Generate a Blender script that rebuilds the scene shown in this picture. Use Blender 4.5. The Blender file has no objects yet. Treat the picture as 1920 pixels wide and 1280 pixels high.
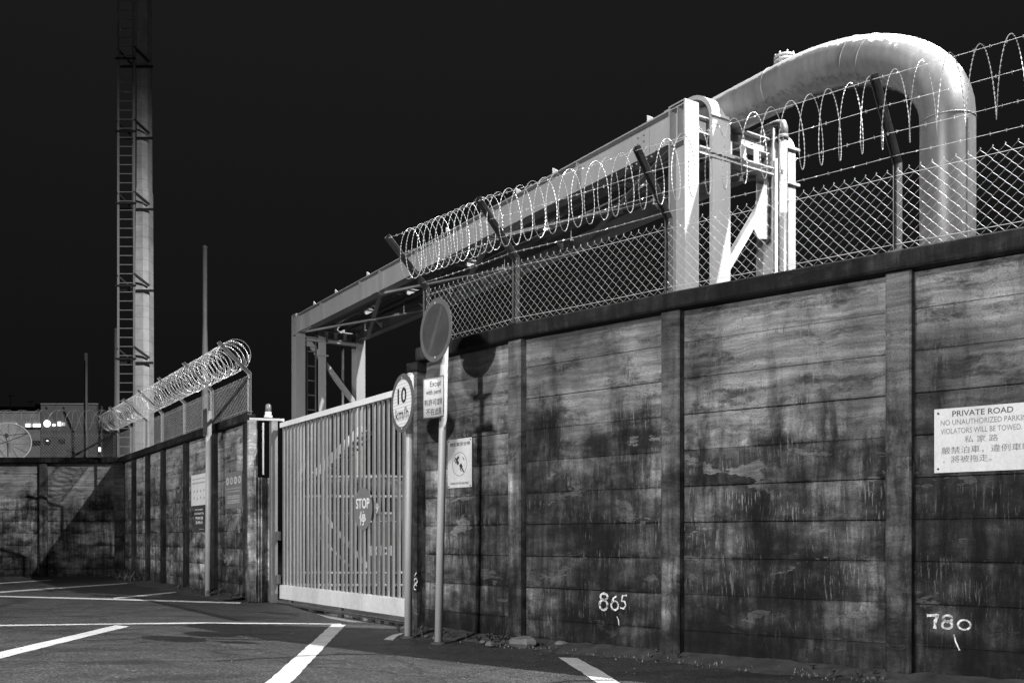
import bpy, math, random
from mathutils import Vector, Matrix
random.seed(11)
R = math.radians
SC = bpy.context.scene
COL = SC.collection
V = Vector

# ------------------------------------------------------------------ camera
F = 1800.0; CX = 960.0; HY = 1010.0           # focal length and horizon in photograph pixels
cam = bpy.data.objects.new("camera", bpy.data.cameras.new("camera"))
COL.objects.link(cam); SC.camera = cam
cam.location = (0, 0, 1.0); cam.rotation_euler = (R(90), 0, 0)
cam.data.sensor_width = 36; cam.data.sensor_fit = 'HORIZONTAL'
cam.data.lens = 36 * F / 1920
cam.data.shift_y = (HY - 640) / 1920
cam.data.clip_start = 0.05; cam.data.clip_end = 3000

def G(px, py):                                # photograph pixel -> point on the ground
    Y = F / (py - HY); return V(((px - CX) * Y / F, Y, 0))
def AT(px, py, Y):                            # photograph pixel at depth Y
    return V(((px - CX) * Y / F, Y, 1 + (HY - py) * Y / F))

# ------------------------------------------------------------------ night sky
W = bpy.data.worlds.new("World"); SC.world = W; W.use_nodes = True
wn = W.node_tree; wn.nodes.clear()
wo = wn.nodes.new('ShaderNodeOutputWorld'); wb = wn.nodes.new('ShaderNodeBackground')
wt = wn.nodes.new('ShaderNodeTexCoord'); ws = wn.nodes.new('ShaderNodeSeparateXYZ')
wr = wn.nodes.new('ShaderNodeValToRGB')
wn.links.new(wt.outputs['Generated'], ws.inputs[0]); wn.links.new(ws.outputs['Z'], wr.inputs[0])
cr = wr.color_ramp
cr.elements[0].position = 0.0; cr.elements[0].color = (0.0044,) * 3 + (1,)
cr.elements[1].position = 0.6; cr.elements[1].color = (0.0120,) * 3 + (1,)
e = cr.elements.new(0.15); e.color = (0.0062,) * 3 + (1,)
wn.links.new(wr.outputs[0], wb.inputs[0]); wn.links.new(wb.outputs[0], wo.inputs[0])
wb.inputs['Strength'].default_value = 1.0

# ------------------------------------------------------------------ lamps: floodlights, a street lamp and an added soft fill
def lamp(name, loc, target, power, size, radius, blend=0.5):
    l = bpy.data.lights.new(name, 'SPOT'); l.energy = power; l.shadow_soft_size = radius
    l.spot_size = R(size); l.spot_blend = blend; l.color = (1, 1, 1)
    o = bpy.data.objects.new(name, l); COL.objects.link(o); o.location = loc
    o.rotation_euler = (V(target) - V(loc)).to_track_quat('-Z', 'Y').to_euler(); return o
lamp("yard_floodlight", (9.8, 7.2, 14.8), (-3, 13, 0), 30000, 104, 0.10, 0.45)
lamp("street_lamp_light", (-44, -60, 8.0), (-44+47.5, -60+78, 3.0), 155000, 18.5, 0.42, 0.12)
lamp("gantry_floodlight", (5.2, 7.4, 7.6), (2.3, 12.2, 4.9), 1500, 42, 0.06, 0.7)
lamp("overhead_fill_light", (-9.0, -3.0, 9.0), (-2.6, 9.5, 0), 10000, 72, 0.7, 0.5)  # soft fill added high behind the camera to lift the shadows
lamp("building_floodlight", (-24, 43, 12), (-26, 56, 4), 2300, 130, 0.5, 0.8)
SC.view_settings.view_transform = 'Standard'; SC.view_settings.look = 'None'
SC.view_settings.exposure = 0; SC.view_settings.gamma = 1
SC.cycles.max_bounces = 5

# ------------------------------------------------------------------ material helpers
class NT:
    def __init__(s, name):
        s.m = bpy.data.materials.new(name); s.m.use_nodes = True; s.t = s.m.node_tree
        s.b = s.t.nodes['Principled BSDF']
    def n(s, typ, ins=None, **at):
        x = s.t.nodes.new('ShaderNode' + typ)
        for k, v in at.items(): setattr(x, k, v)
        for k, v in (ins or {}).items():
            if isinstance(v, bpy.types.NodeSocket): s.t.links.new(v, x.inputs[k])
            else: x.inputs[k].default_value = v
        return x
    def math(s, op, a, b=0.5, c=0.0, clamp=False):
        x = s.n('Math', {0: a, 1: b, 2: c}, operation=op); x.use_clamp = clamp; return x.outputs[0]
    def noise(s, vec, scale=1.0, detail=4, rough=0.55, dist=0.0):
        return s.n('TexNoise', {'Vector': vec, 'Scale': scale, 'Detail': detail, 'Roughness': rough, 'Distortion': dist}).outputs[0]
    def mapv(s, vec, sc=(1, 1, 1), loc=(0, 0, 0)):
        return s.n('Mapping', {'Vector': vec, 'Scale': sc, 'Location': loc}).outputs[0]
    def rng(s, v, a, b, c, d, smooth=False):
        x = s.n('MapRange', {'Value': v, 'From Min': a, 'From Max': b, 'To Min': c, 'To Max': d})
        x.interpolation_type = 'SMOOTHSTEP' if smooth else 'LINEAR'; return x.outputs[0]
    def mixf(s, f, a, b):
        x = s.n('Mix', {'Factor': f, 'A': a, 'B': b}); return x.outputs['Result']
    def grey(s, v):
        return s.n('CombineColor', {0: v, 1: v, 2: v}).outputs[0]
    def bump(s, h, strength=0.3, dist=0.01):
        x = s.n('Bump', {'Height': h, 'Strength': strength, 'Distance': dist})
        s.t.links.new(x.outputs[0], s.b.inputs['Normal'])
    def set(s, col=None, rough=None, metal=None, spec=None):
        for k, v in (('Base Color', col), ('Roughness', rough), ('Metallic', metal), ('Specular IOR Level', spec)):
            if v is None: continue
            if isinstance(v, bpy.types.NodeSocket): s.t.links.new(v, s.b.inputs[k])
            elif k == 'Base Color': s.b.inputs[k].default_value = (v, v, v, 1)
            else: s.b.inputs[k].default_value = v

def paint(name, v, rough=0.5, metal=0.0, var=0.25, scale=3.0, streak=True, bump=0.08, spec=0.5):
    N = NT(name); co = N.n('TexCoord').outputs['Object']
    a = N.noise(N.mapv(co, (1, 1, 0.25 if streak else 1)), scale, 7, 0.65)
    b = N.noise(co, scale * 14, 3, 0.6)
    k = N.math('ADD', N.rng(a, 0.3, 0.7, 1 - var, 1 + var), N.rng(b, 0.3, 0.7, -var * 0.35, var * 0.35))
    N.set(N.grey(N.math('MULTIPLY', k, v)), N.rng(a, 0.3, 0.7, rough - 0.1, rough + 0.1), metal, spec)
    if bump: N.bump(b, bump, 0.004)
    return N.m

def emit(name, v, strength):
    N = NT(name); N.set(v, 0.5); N.b.inputs['Emission Color'].default_value = (1, 1, 1, 1)
    N.b.inputs['Emission Strength'].default_value = strength; return N.m

def concrete(name, lo=0.03, hi=0.15, top=0.24, planks=True, gain=1.0, topz=(1.6, 2.5), soft=0.0):
    """Old precast concrete: per-plank tone, run-off streaks, trowel strokes, chipped paint, mould at the foot."""
    N = NT(name); uv = N.n('UVMap').outputs[0]
    sep = N.n('SeparateXYZ', {0: uv}); u, v = sep.outputs[0], sep.outputs[1]
    wob = N.n('VectorMath', {0: N.n('TexNoise', {'Vector': uv, 'Scale': 2.5, 'Detail': 6, 'Roughness': 0.6}).outputs[1], 1: (0.5, 0.5, 0.5)}, operation='SUBTRACT').outputs[0]
    wuv = N.n('VectorMath', {0: N.n('VectorMath', {0: wob, 1: (0.10, 0.13, 0)}, operation='MULTIPLY').outputs[0], 1: uv}, operation='ADD').outputs[0]
    big = N.noise(wuv, 0.9, 10, 0.66)
    mid = N.noise(N.mapv(wuv, (2.0, 4.4, 1), (3, 7, 0)), 1.0, 10, 0.72)
    strk = N.noise(N.mapv(wuv, (13, 0.9, 1)), 1.0, 8, 0.66)
    trow = N.noise(N.mapv(wuv, (0.9, 17, 1), (2, 4, 0)), 1.0, 8, 0.66)
    scr = N.noise(N.mapv(uv, (58, 5.5, 1)), 1.0, 5, 0.66)
    hsc = N.noise(N.mapv(wuv, (4.0, 70, 1)), 1.0, 4, 0.6)
    fine = N.noise(uv, 85, 4, 0.75)
    pore = N.n('TexVoronoi', {'Vector': N.mapv(uv, (1, 0.7, 1)), 'Scale': 26.0}).outputs['Distance']
    warp = N.rng(N.noise(N.mapv(uv, (1.2, 0.5, 1)), 1.0, 6, 0.65), 0.35, 0.65, -0.55, 0.55)
    hv = N.math('ADD', v, warp)
    topf = N.rng(hv, topz[0], topz[1], 0, 1, True)
    base = N.rng(big, 0.38, 0.62, lo, hi)
    base = N.math('MULTIPLY', base, N.rng(mid, 0.36, 0.64, 0.38, 1.7))
    base = N.math('MULTIPLY', base, N.mixf(topf, N.rng(strk, 0.36, 0.64, 0.5, 1.5), N.rng(trow, 0.36, 0.64, 0.7, 1.3)))
    if planks:
        jit = N.math('MULTIPLY', N.math('SUBTRACT', N.noise(uv, 6, 4, 0.6), 0.5), 0.10)
        q = N.math('ADD', N.math('DIVIDE', N.math('SUBTRACT', v, 0.24), 0.30), jit)
        qc = N.math('FLOOR', N.math('DIVIDE', N.math('SUBTRACT', v, 0.24), 0.30))
        cell = N.n('CombineXYZ', {0: N.math('FLOOR', N.math('DIVIDE', u, 10.0)), 1: qc}).outputs[0]
        wn_ = N.n('TexWhiteNoise', {'Vector': cell}); wn_.noise_dimensions = '2D'
        base = N.math('MULTIPLY', base, N.rng(wn_.outputs[0], 0, 1, 0.62, 1.3))
        fr = N.math('FRACT', q)
        below = N.rng(fr, 0.93, 1.0, 0, 1, True); above = N.rng(fr, 0.0, 0.40, 0.95, 0)
        ed = N.math('MULTIPLY', N.math('MAXIMUM', below, above), N.rng(N.noise(N.mapv(uv, (1.7, 4, 1), (9, 1, 0)), 1.0, 8, 0.72), 0.44, 0.58, 0, 0.85), clamp=True)
        base = N.math('MULTIPLY', base, N.math('SUBTRACT', 1.0, ed))
        blk = N.n('CombineXYZ', {0: N.math('FLOOR', N.math('MULTIPLY', u, 2.7)), 1: qc}).outputs[0]
        wb_ = N.n('TexWhiteNoise', {'Vector': blk}); wb_.noise_dimensions = '2D'
        base = N.math('MULTIPLY', base, N.rng(wb_.outputs[0], 0, 1, 0.82, 1.14))
    limev = N.math('MULTIPLY', N.math('MULTIPLY', N.rng(trow, 0.36, 0.64, 0.6, 1.2), N.rng(hsc, 0.3, 0.7, 0.88, 1.1)), top)
    base = N.mixf(N.math('MULTIPLY', topf, N.rng(mid, 0.38, 0.50, 0.30, 0.92, True)), base, limev)
    fl = N.noise(N.mapv(wuv, (1.2, 2.9, 1), (5, 5, 0)), 1.5, 12, 0.62)
    flm = N.math('MULTIPLY', N.rng(fl, 0.600, 0.612, 0, 1), N.rng(hsc, 0.35, 0.6, 0.4, 0.85))
    base = N.mixf(flm, base, top * 0.85)
    sm = N.math('MULTIPLY', N.rng(scr, 0.55, 0.61, 0, 1), N.rng(N.noise(N.mapv(uv, (1.5, 3.6, 1), (1, 8, 0)), 1.0, 5, 0.66), 0.46, 0.56, 0, 0.9))
    base = N.mixf(sm, base, top * 0.82)
    sp_ = N.math('MULTIPLY', N.rng(fine, 0.62, 0.68, 0, 1), N.rng(mid, 0.45, 0.6, 0, 0.5))
    base = N.mixf(sp_, base, top)
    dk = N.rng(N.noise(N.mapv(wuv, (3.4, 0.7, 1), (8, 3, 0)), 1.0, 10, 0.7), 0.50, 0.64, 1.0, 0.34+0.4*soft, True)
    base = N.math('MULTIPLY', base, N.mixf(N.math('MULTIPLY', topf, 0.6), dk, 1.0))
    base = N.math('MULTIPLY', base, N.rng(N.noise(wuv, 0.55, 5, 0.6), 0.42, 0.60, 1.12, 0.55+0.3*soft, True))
    foot = N.rng(N.math('ADD', v, N.math('MULTIPLY', warp, 0.6)), 0.0, 0.6, 0.35, 1.0, True)
    base = N.math('MULTIPLY', base, foot)
    base = N.math('MULTIPLY', base, N.rng(fine, 0.3, 0.7, 0.74, 1.26))
    base = N.math('MULTIPLY', base, N.rng(pore, 0.05, 0.16, 0.6, 1.0))
    base = N.math('MULTIPLY', base, gain)
    base = N.math('MULTIPLY', N.math('POWER', N.math('MULTIPLY', base, 8.0), 1.45), 0.118)
    base = N.math('MINIMUM', base, 0.55)
    N.set(N.grey(base), N.rng(mid, 0.3, 0.7, 0.78, 0.95), 0, 0.3)
    hgt = N.math('ADD', N.math('ADD', N.math('MULTIPLY', mid, 1.4), N.math('MULTIPLY', fine, 0.45)), N.math('ADD', N.math('MULTIPLY', scr, 0.4), N.math('MULTIPLY', flm, 0.5)))
    N.bump(hgt, 1.0, 0.014)
    return N.m

def asphalt():
    N = NT('asphalt'); co = N.n('NewGeometry').outputs['Position']
    a = N.noise(co, 0.35, 6, 0.6); b = N.noise(co, 3.0, 6, 0.65); c = N.noise(co, 48, 3, 0.8)
    vo = N.n('TexVoronoi', {'Vector': co, 'Scale': 70.0}).outputs['Distance']
    ag = N.n('TexWhiteNoise', {'Vector': N.n('TexVoronoi', {'Vector': co, 'Scale': 62.0}).outputs['Position']}).outputs[0]
    ck = N.n('TexVoronoi', {'Vector': N.n('VectorMath', {0: co, 1: N.n('VectorMath', {0: N.n('TexNoise', {'Vector': co, 'Scale': 1.5, 'Detail': 6}).outputs[1], 1: (0.7, 0.7, 0)}, operation='MULTIPLY').outputs[0]}, operation='ADD').outputs[0], 'Scale': 0.42}, feature='DISTANCE_TO_EDGE').outputs[0]
    st = N.noise(N.mapv(co, (0.5, 2.5, 1), (2, 0, 0)), 0.8, 6, 0.6, 0.4)
    k = N.math('MULTIPLY', N.rng(a, 0.3, 0.7, 0.7, 1.25), N.rng(b, 0.3, 0.7, 0.8, 1.2))
    k = N.math('MULTIPLY', k, N.rng(c, 0.35, 0.68, 0.25, 2.1))
    k = N.math('MULTIPLY', k, N.rng(st, 0.52, 0.64, 1.0, 0.55, True))
    k = N.math('MULTIPLY', k, N.rng(N.math('POWER', ag, 3.0), 0, 1, 0.72, 1.9))
    k = N.math('MULTIPLY', k, N.rng(ck, 0.0, 0.010, 0.45, 1.0))
    wv = N.n('TexWhiteNoise', {'Vector': N.n('VectorMath', {0: co, 1: (60, 60, 60)}, operation='MULTIPLY').outputs[0]})
    N.set(N.grey(N.math('MULTIPLY', k, 0.043)), N.rng(b, 0.3, 0.7, 0.52, 0.75), 0, 0.5)
    N.bump(N.math('ADD', N.math('MULTIPLY', vo, -0.8), N.math('MULTIPLY', c, 0.8)), 0.8, 0.006)
    return N.m

def road_paint():
    N = NT('road_paint'); co = N.n('NewGeometry').outputs['Position']
    a = N.noise(co, 5, 8, 0.7); c = N.noise(co, 70, 3, 0.7)
    w = N.rng(N.math('ADD', N.math('MULTIPLY', a, 0.7), N.math('MULTIPLY', c, 0.3)), 0.60, 0.66, 0.0, 1.0)
    v = N.mixf(w, N.rng(a, 0.3, 0.7, 0.42, 0.66), 0.09)
    N.set(N.grey(v), 0.7, 0, 0.3); N.bump(c, 0.3, 0.003); return N.m

def pipe_mat():
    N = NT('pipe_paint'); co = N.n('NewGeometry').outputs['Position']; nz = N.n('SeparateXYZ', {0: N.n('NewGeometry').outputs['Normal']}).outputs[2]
    a = N.noise(N.mapv(co, (1, 1, 0.3)), 1.6, 8, 0.66); b = N.noise(N.mapv(co, (9, 9, 1.0)), 1.0, 6, 0.6); c = N.noise(co, 22, 4, 0.7); e_ = N.noise(co, 5.0, 8, 0.7)
    k = N.math('MULTIPLY', N.rng(a, 0.35, 0.65, 0.10, 0.15), N.rng(b, 0.4, 0.62, 1.06, 0.82))
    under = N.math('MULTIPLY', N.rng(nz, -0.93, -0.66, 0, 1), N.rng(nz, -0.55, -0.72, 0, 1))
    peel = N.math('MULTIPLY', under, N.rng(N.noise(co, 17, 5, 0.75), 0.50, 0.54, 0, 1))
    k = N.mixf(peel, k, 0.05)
    toplit = N.math('MULTIPLY', N.rng(N.math('ADD', nz, N.math('MULTIPLY', N.math('SUBTRACT', e_, 0.5), 0.9)), 0.50, 0.53, 0, 1), 0.8)  # light from above painted onto upward-facing parts, with a ragged edge
    k = N.mixf(toplit, k, 0.42)
    N.set(N.grey(N.math('MULTIPLY', k, N.rng(c, 0.3, 0.7, 0.92, 1.08))), N.rng(a, 0.3, 0.7, 0.32, 0.5), 0, 0.5); N.bump(c, 0.12, 0.004); return N.m

def tower_mat():
    N = NT('tower_panels'); co = N.n('NewGeometry').outputs['Position']; z = N.n('SeparateXYZ', {0: co}).outputs[2]
    a = N.noise(co, 1.2, 7, 0.65); fr = N.math('FRACT', N.math('DIVIDE', z, 0.36))
    k = N.math('MULTIPLY', N.rng(a, 0.35, 0.65, 0.42, 0.75), N.rng(fr, 0.0, 0.05, 0.35, 1.0))
    N.set(N.grey(k), 0.6, 0, 0.4); return N.m

M = dict(
    wall=concrete('wall_concrete', 0.035, 0.17, 0.24, gain=0.84),
    post=concrete('post_concrete', 0.05, 0.15, 0.13, planks=False, gain=1.0),
    postshade=concrete('shaded_post_concrete', 0.02, 0.06, 0.05, planks=False, gain=0.9),  # shade on the posts put into a darker copy of the post concrete
    coping=concrete('coping_concrete', 0.014, 0.045, 0.03, planks=False),
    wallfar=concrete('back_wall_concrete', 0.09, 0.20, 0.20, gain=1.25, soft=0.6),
    walllit=concrete('lit_wall_concrete', 0.08, 0.22, 0.36, gain=0.80, topz=(1.7, 2.7), soft=0.8),  # lit look of the receding wall put into a paler wall concrete
    pillar=concrete('speckled_concrete', 0.08, 0.24, 0.26, planks=False, gain=1.0),
    asphalt=asphalt(), line=road_paint(),
    dirt=paint('verge_dirt', 0.045, 0.95, 0, 0.6, 6, False, 0.6),
    stone=paint('rubble_stone', 0.13, 0.9, 0, 0.4, 6, False, 0.5),
    steel=paint('gantry_paint', 0.31, 0.5, 0, 0.10, 2.0),
    steeldark=paint('gantry_inner_steel', 0.10, 0.6, 0, 0.3, 3.0),
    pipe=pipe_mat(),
    alu=paint('gate_aluminium', 0.26, 0.32, 0.45, 0.28, 1.6, bump=0.02),
    beam=paint('gate_beam_aluminium', 0.66, 0.3, 0.1, 0.25, 1.4, bump=0.02),
    galv=paint('galvanised_wire', 0.55, 0.42, 0.3, 0.2, 5.0, bump=0),
    razor=paint('razor_ribbon_steel', 0.50, 0.32, 0.35, 0.15, 5.0, bump=0),
    dark=paint('dark_painted_post', 0.035, 0.5, 0, 0.4, 6.0),
    galvpost=paint('galvanised_post', 0.13, 0.5, 0.2, 0.35, 7.0),
    pole=paint('sign_pole_paint', 0.34, 0.5, 0, 0.15, 4.0),
    mast=paint('mast_paint', 0.34, 0.6, 0, 0.2, 3.0),
    tower=tower_mat(),
    sgrey=paint('sign_grey_face', 0.05, 0.45, 0, 0.15, 8, False, 0),
    srim=paint('sign_rim_face', 0.10, 0.4, 0, 0.15, 8, False, 0),
    sband=paint('sign_band_face', 0.072, 0.4, 0, 0.15, 8, False, 0),
    swhite=paint('sign_white_face', 0.44, 0.5, 0, 0.25, 3.5, True, 0.02),
    swhite2=paint('sign_reflective_face', 0.50, 0.45, 0, 0.08, 40, False, 0.02),
    stop=paint('sign_mid_grey_face', 0.17, 0.45, 0, 0.08, 8, False, 0),
    ink=paint('sign_ink', 0.03, 0.6, 0, 0.5, 30, False, 0),
    inkfade=paint('sign_faded_ink', 0.12, 0.6, 0, 0.6, 30, False, 0),
    chalk=paint('chalk_paint', 0.42, 0.8, 0, 1.2, 26, False, 0),
    white=paint('white_paint', 0.70, 0.5, 0, 0.06, 5),
    black=paint('black_void', 0.012, 0.7, 0, 0.3, 5),
    bwhite=paint('building_render', 0.30, 0.8, 0, 0.15, 0.6),
    bdark=paint('building_dark_cladding', 0.09, 0.8, 0, 0.2, 0.4),
    bblack=paint('building_far_dark', 0.010, 0.8, 0, 0.2, 0.4),
    dish=paint('dish_paint', 0.45, 0.6, 0, 0.35, 1.0, False),
    leaf=paint('weed_leaf', 0.05, 0.7, 0, 0.4, 6, False, 0),
    glow=emit('lit_window', 0.8, 1.6), glowdim=emit('dim_window', 0.3, 0.35),
    glass=paint('beacon_glass', 0.16, 0.2, 0, 0.1, 5, True, 0),
)
N = NT('still_water'); N.set(0.01, 0.04, 0, 0.9); N.bump(N.noise(N.n('NewGeometry').outputs['Position'], 9, 3), 0.05, 0.01); M['water'] = N.m
# reflective sign stripes
N = NT('striped_sheeting'); co = N.n('UVMap').outputs[0]
sp = N.n('SeparateXYZ', {0: co}).outputs[1]
N.set(N.grey(N.rng(N.math('SINE', N.math('MULTIPLY', sp, 190.0)), -0.3, 0.3, 0.50, 0.66)), 0.5, 0, 0.4); M['stripe'] = N.m
N = NT('ribbed_sheeting'); co = N.n('UVMap').outputs[0]
sp = N.n('SeparateXYZ', {0: co}).outputs[0]
N.set(N.grey(N.rng(N.math('SINE', N.math('MULTIPLY', sp, 420.0)), -0.5, 0.5, 0.43, 0.58)), 0.5, 0, 0.4); M['ribbed'] = N.m

# ------------------------------------------------------------------ mesh builder
class MB:
    def __init__(s): s.v = []; s.f = []; s.uv = []; s.sm = []
    def face(s, idx, uvs=None, smooth=False):
        s.f.append(tuple(idx)); s.uv.append(uvs); s.sm.append(smooth)
    def quad(s, a, b, c, d, uvs=None):
        i = len(s.v); s.v += [V(a), V(b), V(c), V(d)]; s.face((i, i+1, i+2, i+3), uvs)
    def box(s, o, x, y, z, ch=0.0):
        """box from corner o along vectors x, y, z; ch = chamfer of the edges along z/x on the y=0 side"""
        o, x, y, z = V(o), V(x), V(y), V(z)
        if x.cross(y).dot(z) < 0: o = o + x; x = -x
        i = len(s.v)
        s.v += [o, o+x, o+x+y, o+y, o+z, o+x+z, o+x+y+z, o+y+z]
        for q in ((0,3,2,1), (4,5,6,7), (0,1,5,4), (1,2,6,5), (2,3,7,6), (3,0,4,7)):
            s.face([i + k for k in q])
    def bar(s, p, q, w, h, up=(0, 0, 1)):
        p, q = V(p), V(q); d = (q - p); u = V(up)
        side = d.cross(u)
        if side.length < 1e-6: side = d.cross(V((1, 0, 0)))
        side.normalize(); u = side.cross(d).normalized()
        s.box(p - side*w/2 - u*h/2, side*w, d, u*h)
    def tube(s, pts, r, n=8, cap=True, closed=False, smooth=True, rot=0.0):
        pts = [V(p) for p in pts]; m = len(pts); base = len(s.v)
        rs = r if isinstance(r, (list, tuple)) else [r]*m
        t0 = (pts[1]-pts[0]).normalized()
        nrm = t0.orthogonal().normalized(); prev = t0
        for k in range(m):
            if closed: t = (pts[(k+1) % m]-pts[k-1]).normalized()
            elif k == 0: t = t0
            elif k == m-1: t = (pts[k]-pts[k-1]).normalized()
            else:
                t = (pts[k+1]-pts[k-1])
                t = t.normalized() if t.length > 1e-9 else prev
            nrm = (nrm - t*nrm.dot(t))
            nrm = nrm.normalized() if nrm.length > 1e-6 else t.orthogonal().normalized()
            bn = t.cross(nrm); prev = t
            for j in range(n):
                a = 2*math.pi*j/n + rot
                s.v.append(pts[k] + (nrm*math.cos(a) + bn*math.sin(a))*rs[k])
        mm = m if closed else m-1
        for k in range(mm):
            a = base + k*n; b = base + ((k+1) % m)*n
            for j in range(n):
                j2 = (j+1) % n
                s.face((a+j, a+j2, b+j2, b+j), None, smooth)
        if cap and not closed:
            s.face([base+j for j in range(n)][::-1]); s.face([base+(m-1)*n+j for j in range(n)])
    def cyl(s, p, q, r, n=16, r2=None): s.tube([p, q], [r, r if r2 is None else r2], n)
    def disc(s, c, nrm, xd, r, t, n=32, ry=None):
        """round plate; xd = in-plane axis, thickness t along nrm (towards the front)"""
        c, nrm, xd = V(c), V(nrm).normalized(), V(xd).normalized(); yd = V((0,0,1)); i = len(s.v)
        ry = r if ry is None else ry
        for k in (0, 1):
            for j in range(n):
                a = 2*math.pi*j/n
                s.v.append(c + xd*math.cos(a)*r + yd*math.sin(a)*ry + nrm*t*k)
        fr = [i+n+j for j in range(n)]
        flip = xd.cross(yd).dot(nrm) < 0
        uvs = [(math.cos(2*math.pi*j/n)*r, math.sin(2*math.pi*j/n)*ry) for j in range(n)]
        s.face(fr[::-1] if flip else fr, uvs[::-1] if flip else uvs)
        s.face([i+j for j in range(n)][::-1])
        for j in range(n): s.face((i+j, i+(j+1) % n, i+n+(j+1) % n, i+n+j), None, True)
    def prism(s, poly, ext, uvf=None):
        """closed polygon (3d points) extruded by vector ext"""
        i = len(s.v); n = len(poly); s.v += [V(p) for p in poly] + [V(p)+V(ext) for p in poly]
        s.face([i+j for j in range(n)][::-1]); s.face([i+n+j for j in range(n)])
        for j in range(n): s.face((i+j, i+(j+1) % n, i+n+(j+1) % n, i+n+j))
    def build(s, name, mat, parent=None, loc=None, **props):
        me = bpy.data.meshes.new(name)
        off = V(loc) if loc is not None else (parent.matrix_world.translation if False else (V(parent['_o']) if parent and '_o' in parent else V((0,0,0))))
        me.from_pydata([tuple(p - off) for p in s.v], [], s.f)
        if any(u is not None for u in s.uv):
            ul = me.uv_layers.new(name='UVMap'); k = 0
            for poly, u in zip(me.polygons, s.uv):
                for j, li in enumerate(poly.loop_indices):
                    ul.data[li].uv = u[j] if u is not None else (0.0, 0.0)
        me.polygons.foreach_set('use_smooth', s.sm)
        me.materials.append(M[mat] if isinstance(mat, str) else mat); me.update()
        o = bpy.data.objects.new(name, me); COL.objects.link(o)
        if parent is not None:
            o.parent = parent
            po = V(parent['_o']) if '_o' in parent else V((0,0,0))
            o.location = off - po
        elif loc is not None: o.location = off
        o['_o'] = tuple(off)
        for kk, vv in props.items(): o[kk] = vv
        return o

def thing(name, label, cat, loc, group=None):
    o = bpy.data.objects.new(name, None); COL.objects.link(o); o.location = loc; o['_o'] = tuple(loc)
    o['label'] = label; o['category'] = cat
    if group: o['group'] = group
    return o
def tag(o, label, cat, group=None, kind=None):
    o['label'] = label; o['category'] = cat
    if group: o['group'] = group
    if kind: o['kind'] = kind
    return o
def structure(o, label=None):
    o['kind'] = 'structure'
    if label: o['label'] = label
    return o

def wallface(mb, a, b, z0, z1, seed=0.0, u0=0.0):
    """vertical rectangle from ground points a to b with metric uv"""
    a, b = V((a[0], a[1], 0)), V((b[0], b[1], 0)); L = (b-a).length; Z = V((0,0,1))
    mb.quad(a+Z*z0, b+Z*z0, b+Z*z1, a+Z*z1, [(u0+seed, z0), (u0+seed+L, z0), (u0+seed+L, z1), (u0+seed, z1)])
def uvbox(mb, a, b, n, depth, z0, z1, seed=0.0, ch=0.008, u0=0.0, ztilt=0.0):
    """box whose front runs a->b (2d), extends by depth behind (-n); chamfered front edges, metric uv"""
    a, b, n = V((a[0], a[1], 0)), V((b[0], b[1], 0)), V((n[0], n[1], 0)); L = (b-a).length; d = (b-a)/L; Z = V((0,0,1))
    u = lambda s_: u0 + seed + s_
    fa, fb = a + d*ch, b - d*ch; ba, bb = a - n*depth, b - n*depth
    mb.quad(fa+Z*(z0+ch), fb+Z*(z0+ch), fb+Z*(z1-ch)-n*ztilt, fa+Z*(z1-ch)-n*ztilt, [(u(ch), z0+ch), (u(L-ch), z0+ch), (u(L-ch), z1-ch), (u(ch), z1-ch)])
    ia, ib = a - n*ch, b - n*ch
    mb.quad(ia+Z*z0, ib+Z*z0, fb+Z*(z0+ch), fa+Z*(z0+ch), [(u(0), z0), (u(L), z0), (u(L), z0+ch), (u(0), z0+ch)])
    mb.quad(fa+Z*(z1-ch)-n*ztilt, fb+Z*(z1-ch)-n*ztilt, ib+Z*z1, ia+Z*z1, [(u(0), z1-ch), (u(L), z1-ch), (u(L), z1), (u(0), z1)])
    mb.quad(ia+Z*z0, fa+Z*(z0+ch), fa+Z*(z1-ch)-n*ztilt, ia+Z*z1, [(u(0), z0), (u(0), z0), (u(0), z1), (u(0), z1)])
    mb.quad(fb+Z*(z0+ch), ib+Z*z0, ib+Z*z1, fb+Z*(z1-ch)-n*ztilt, [(u(L), z0), (u(L), z0), (u(L), z1), (u(L), z1)])
    mb.quad(ba+Z*z0, ia+Z*z0, ia+Z*z1, ba+Z*z1, [(u(-depth), z0), (u(0), z0), (u(0), z1), (u(-depth), z1)])
    mb.quad(ib+Z*z0, bb+Z*z0, bb+Z*z1, ib+Z*z1, [(u(L), z0), (u(L+depth), z0), (u(L+depth), z1), (u(L), z1)])
    mb.quad(ba+Z*z1, ia+Z*z1, ib+Z*z1, bb+Z*z1, [(u(0), z1+depth), (u(0), z1), (u(L), z1), (u(L), z1+depth)])
    mb.quad(bb+Z*z0, ib+Z*z0, ia+Z*z0, ba+Z*z0)
    mb.quad(bb+Z*z0, ba+Z*z0, ba+Z*z1, bb+Z*z1, [(u(L), z0), (u(0), z0), (u(0), z1), (u(L), z1)])

def out_normal(a, b):                      # towards the camera side of a wall running left to right
    d = V((b[0]-a[0], b[1]-a[1], 0)).normalized(); return V((d.y, -d.x, 0))

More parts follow.
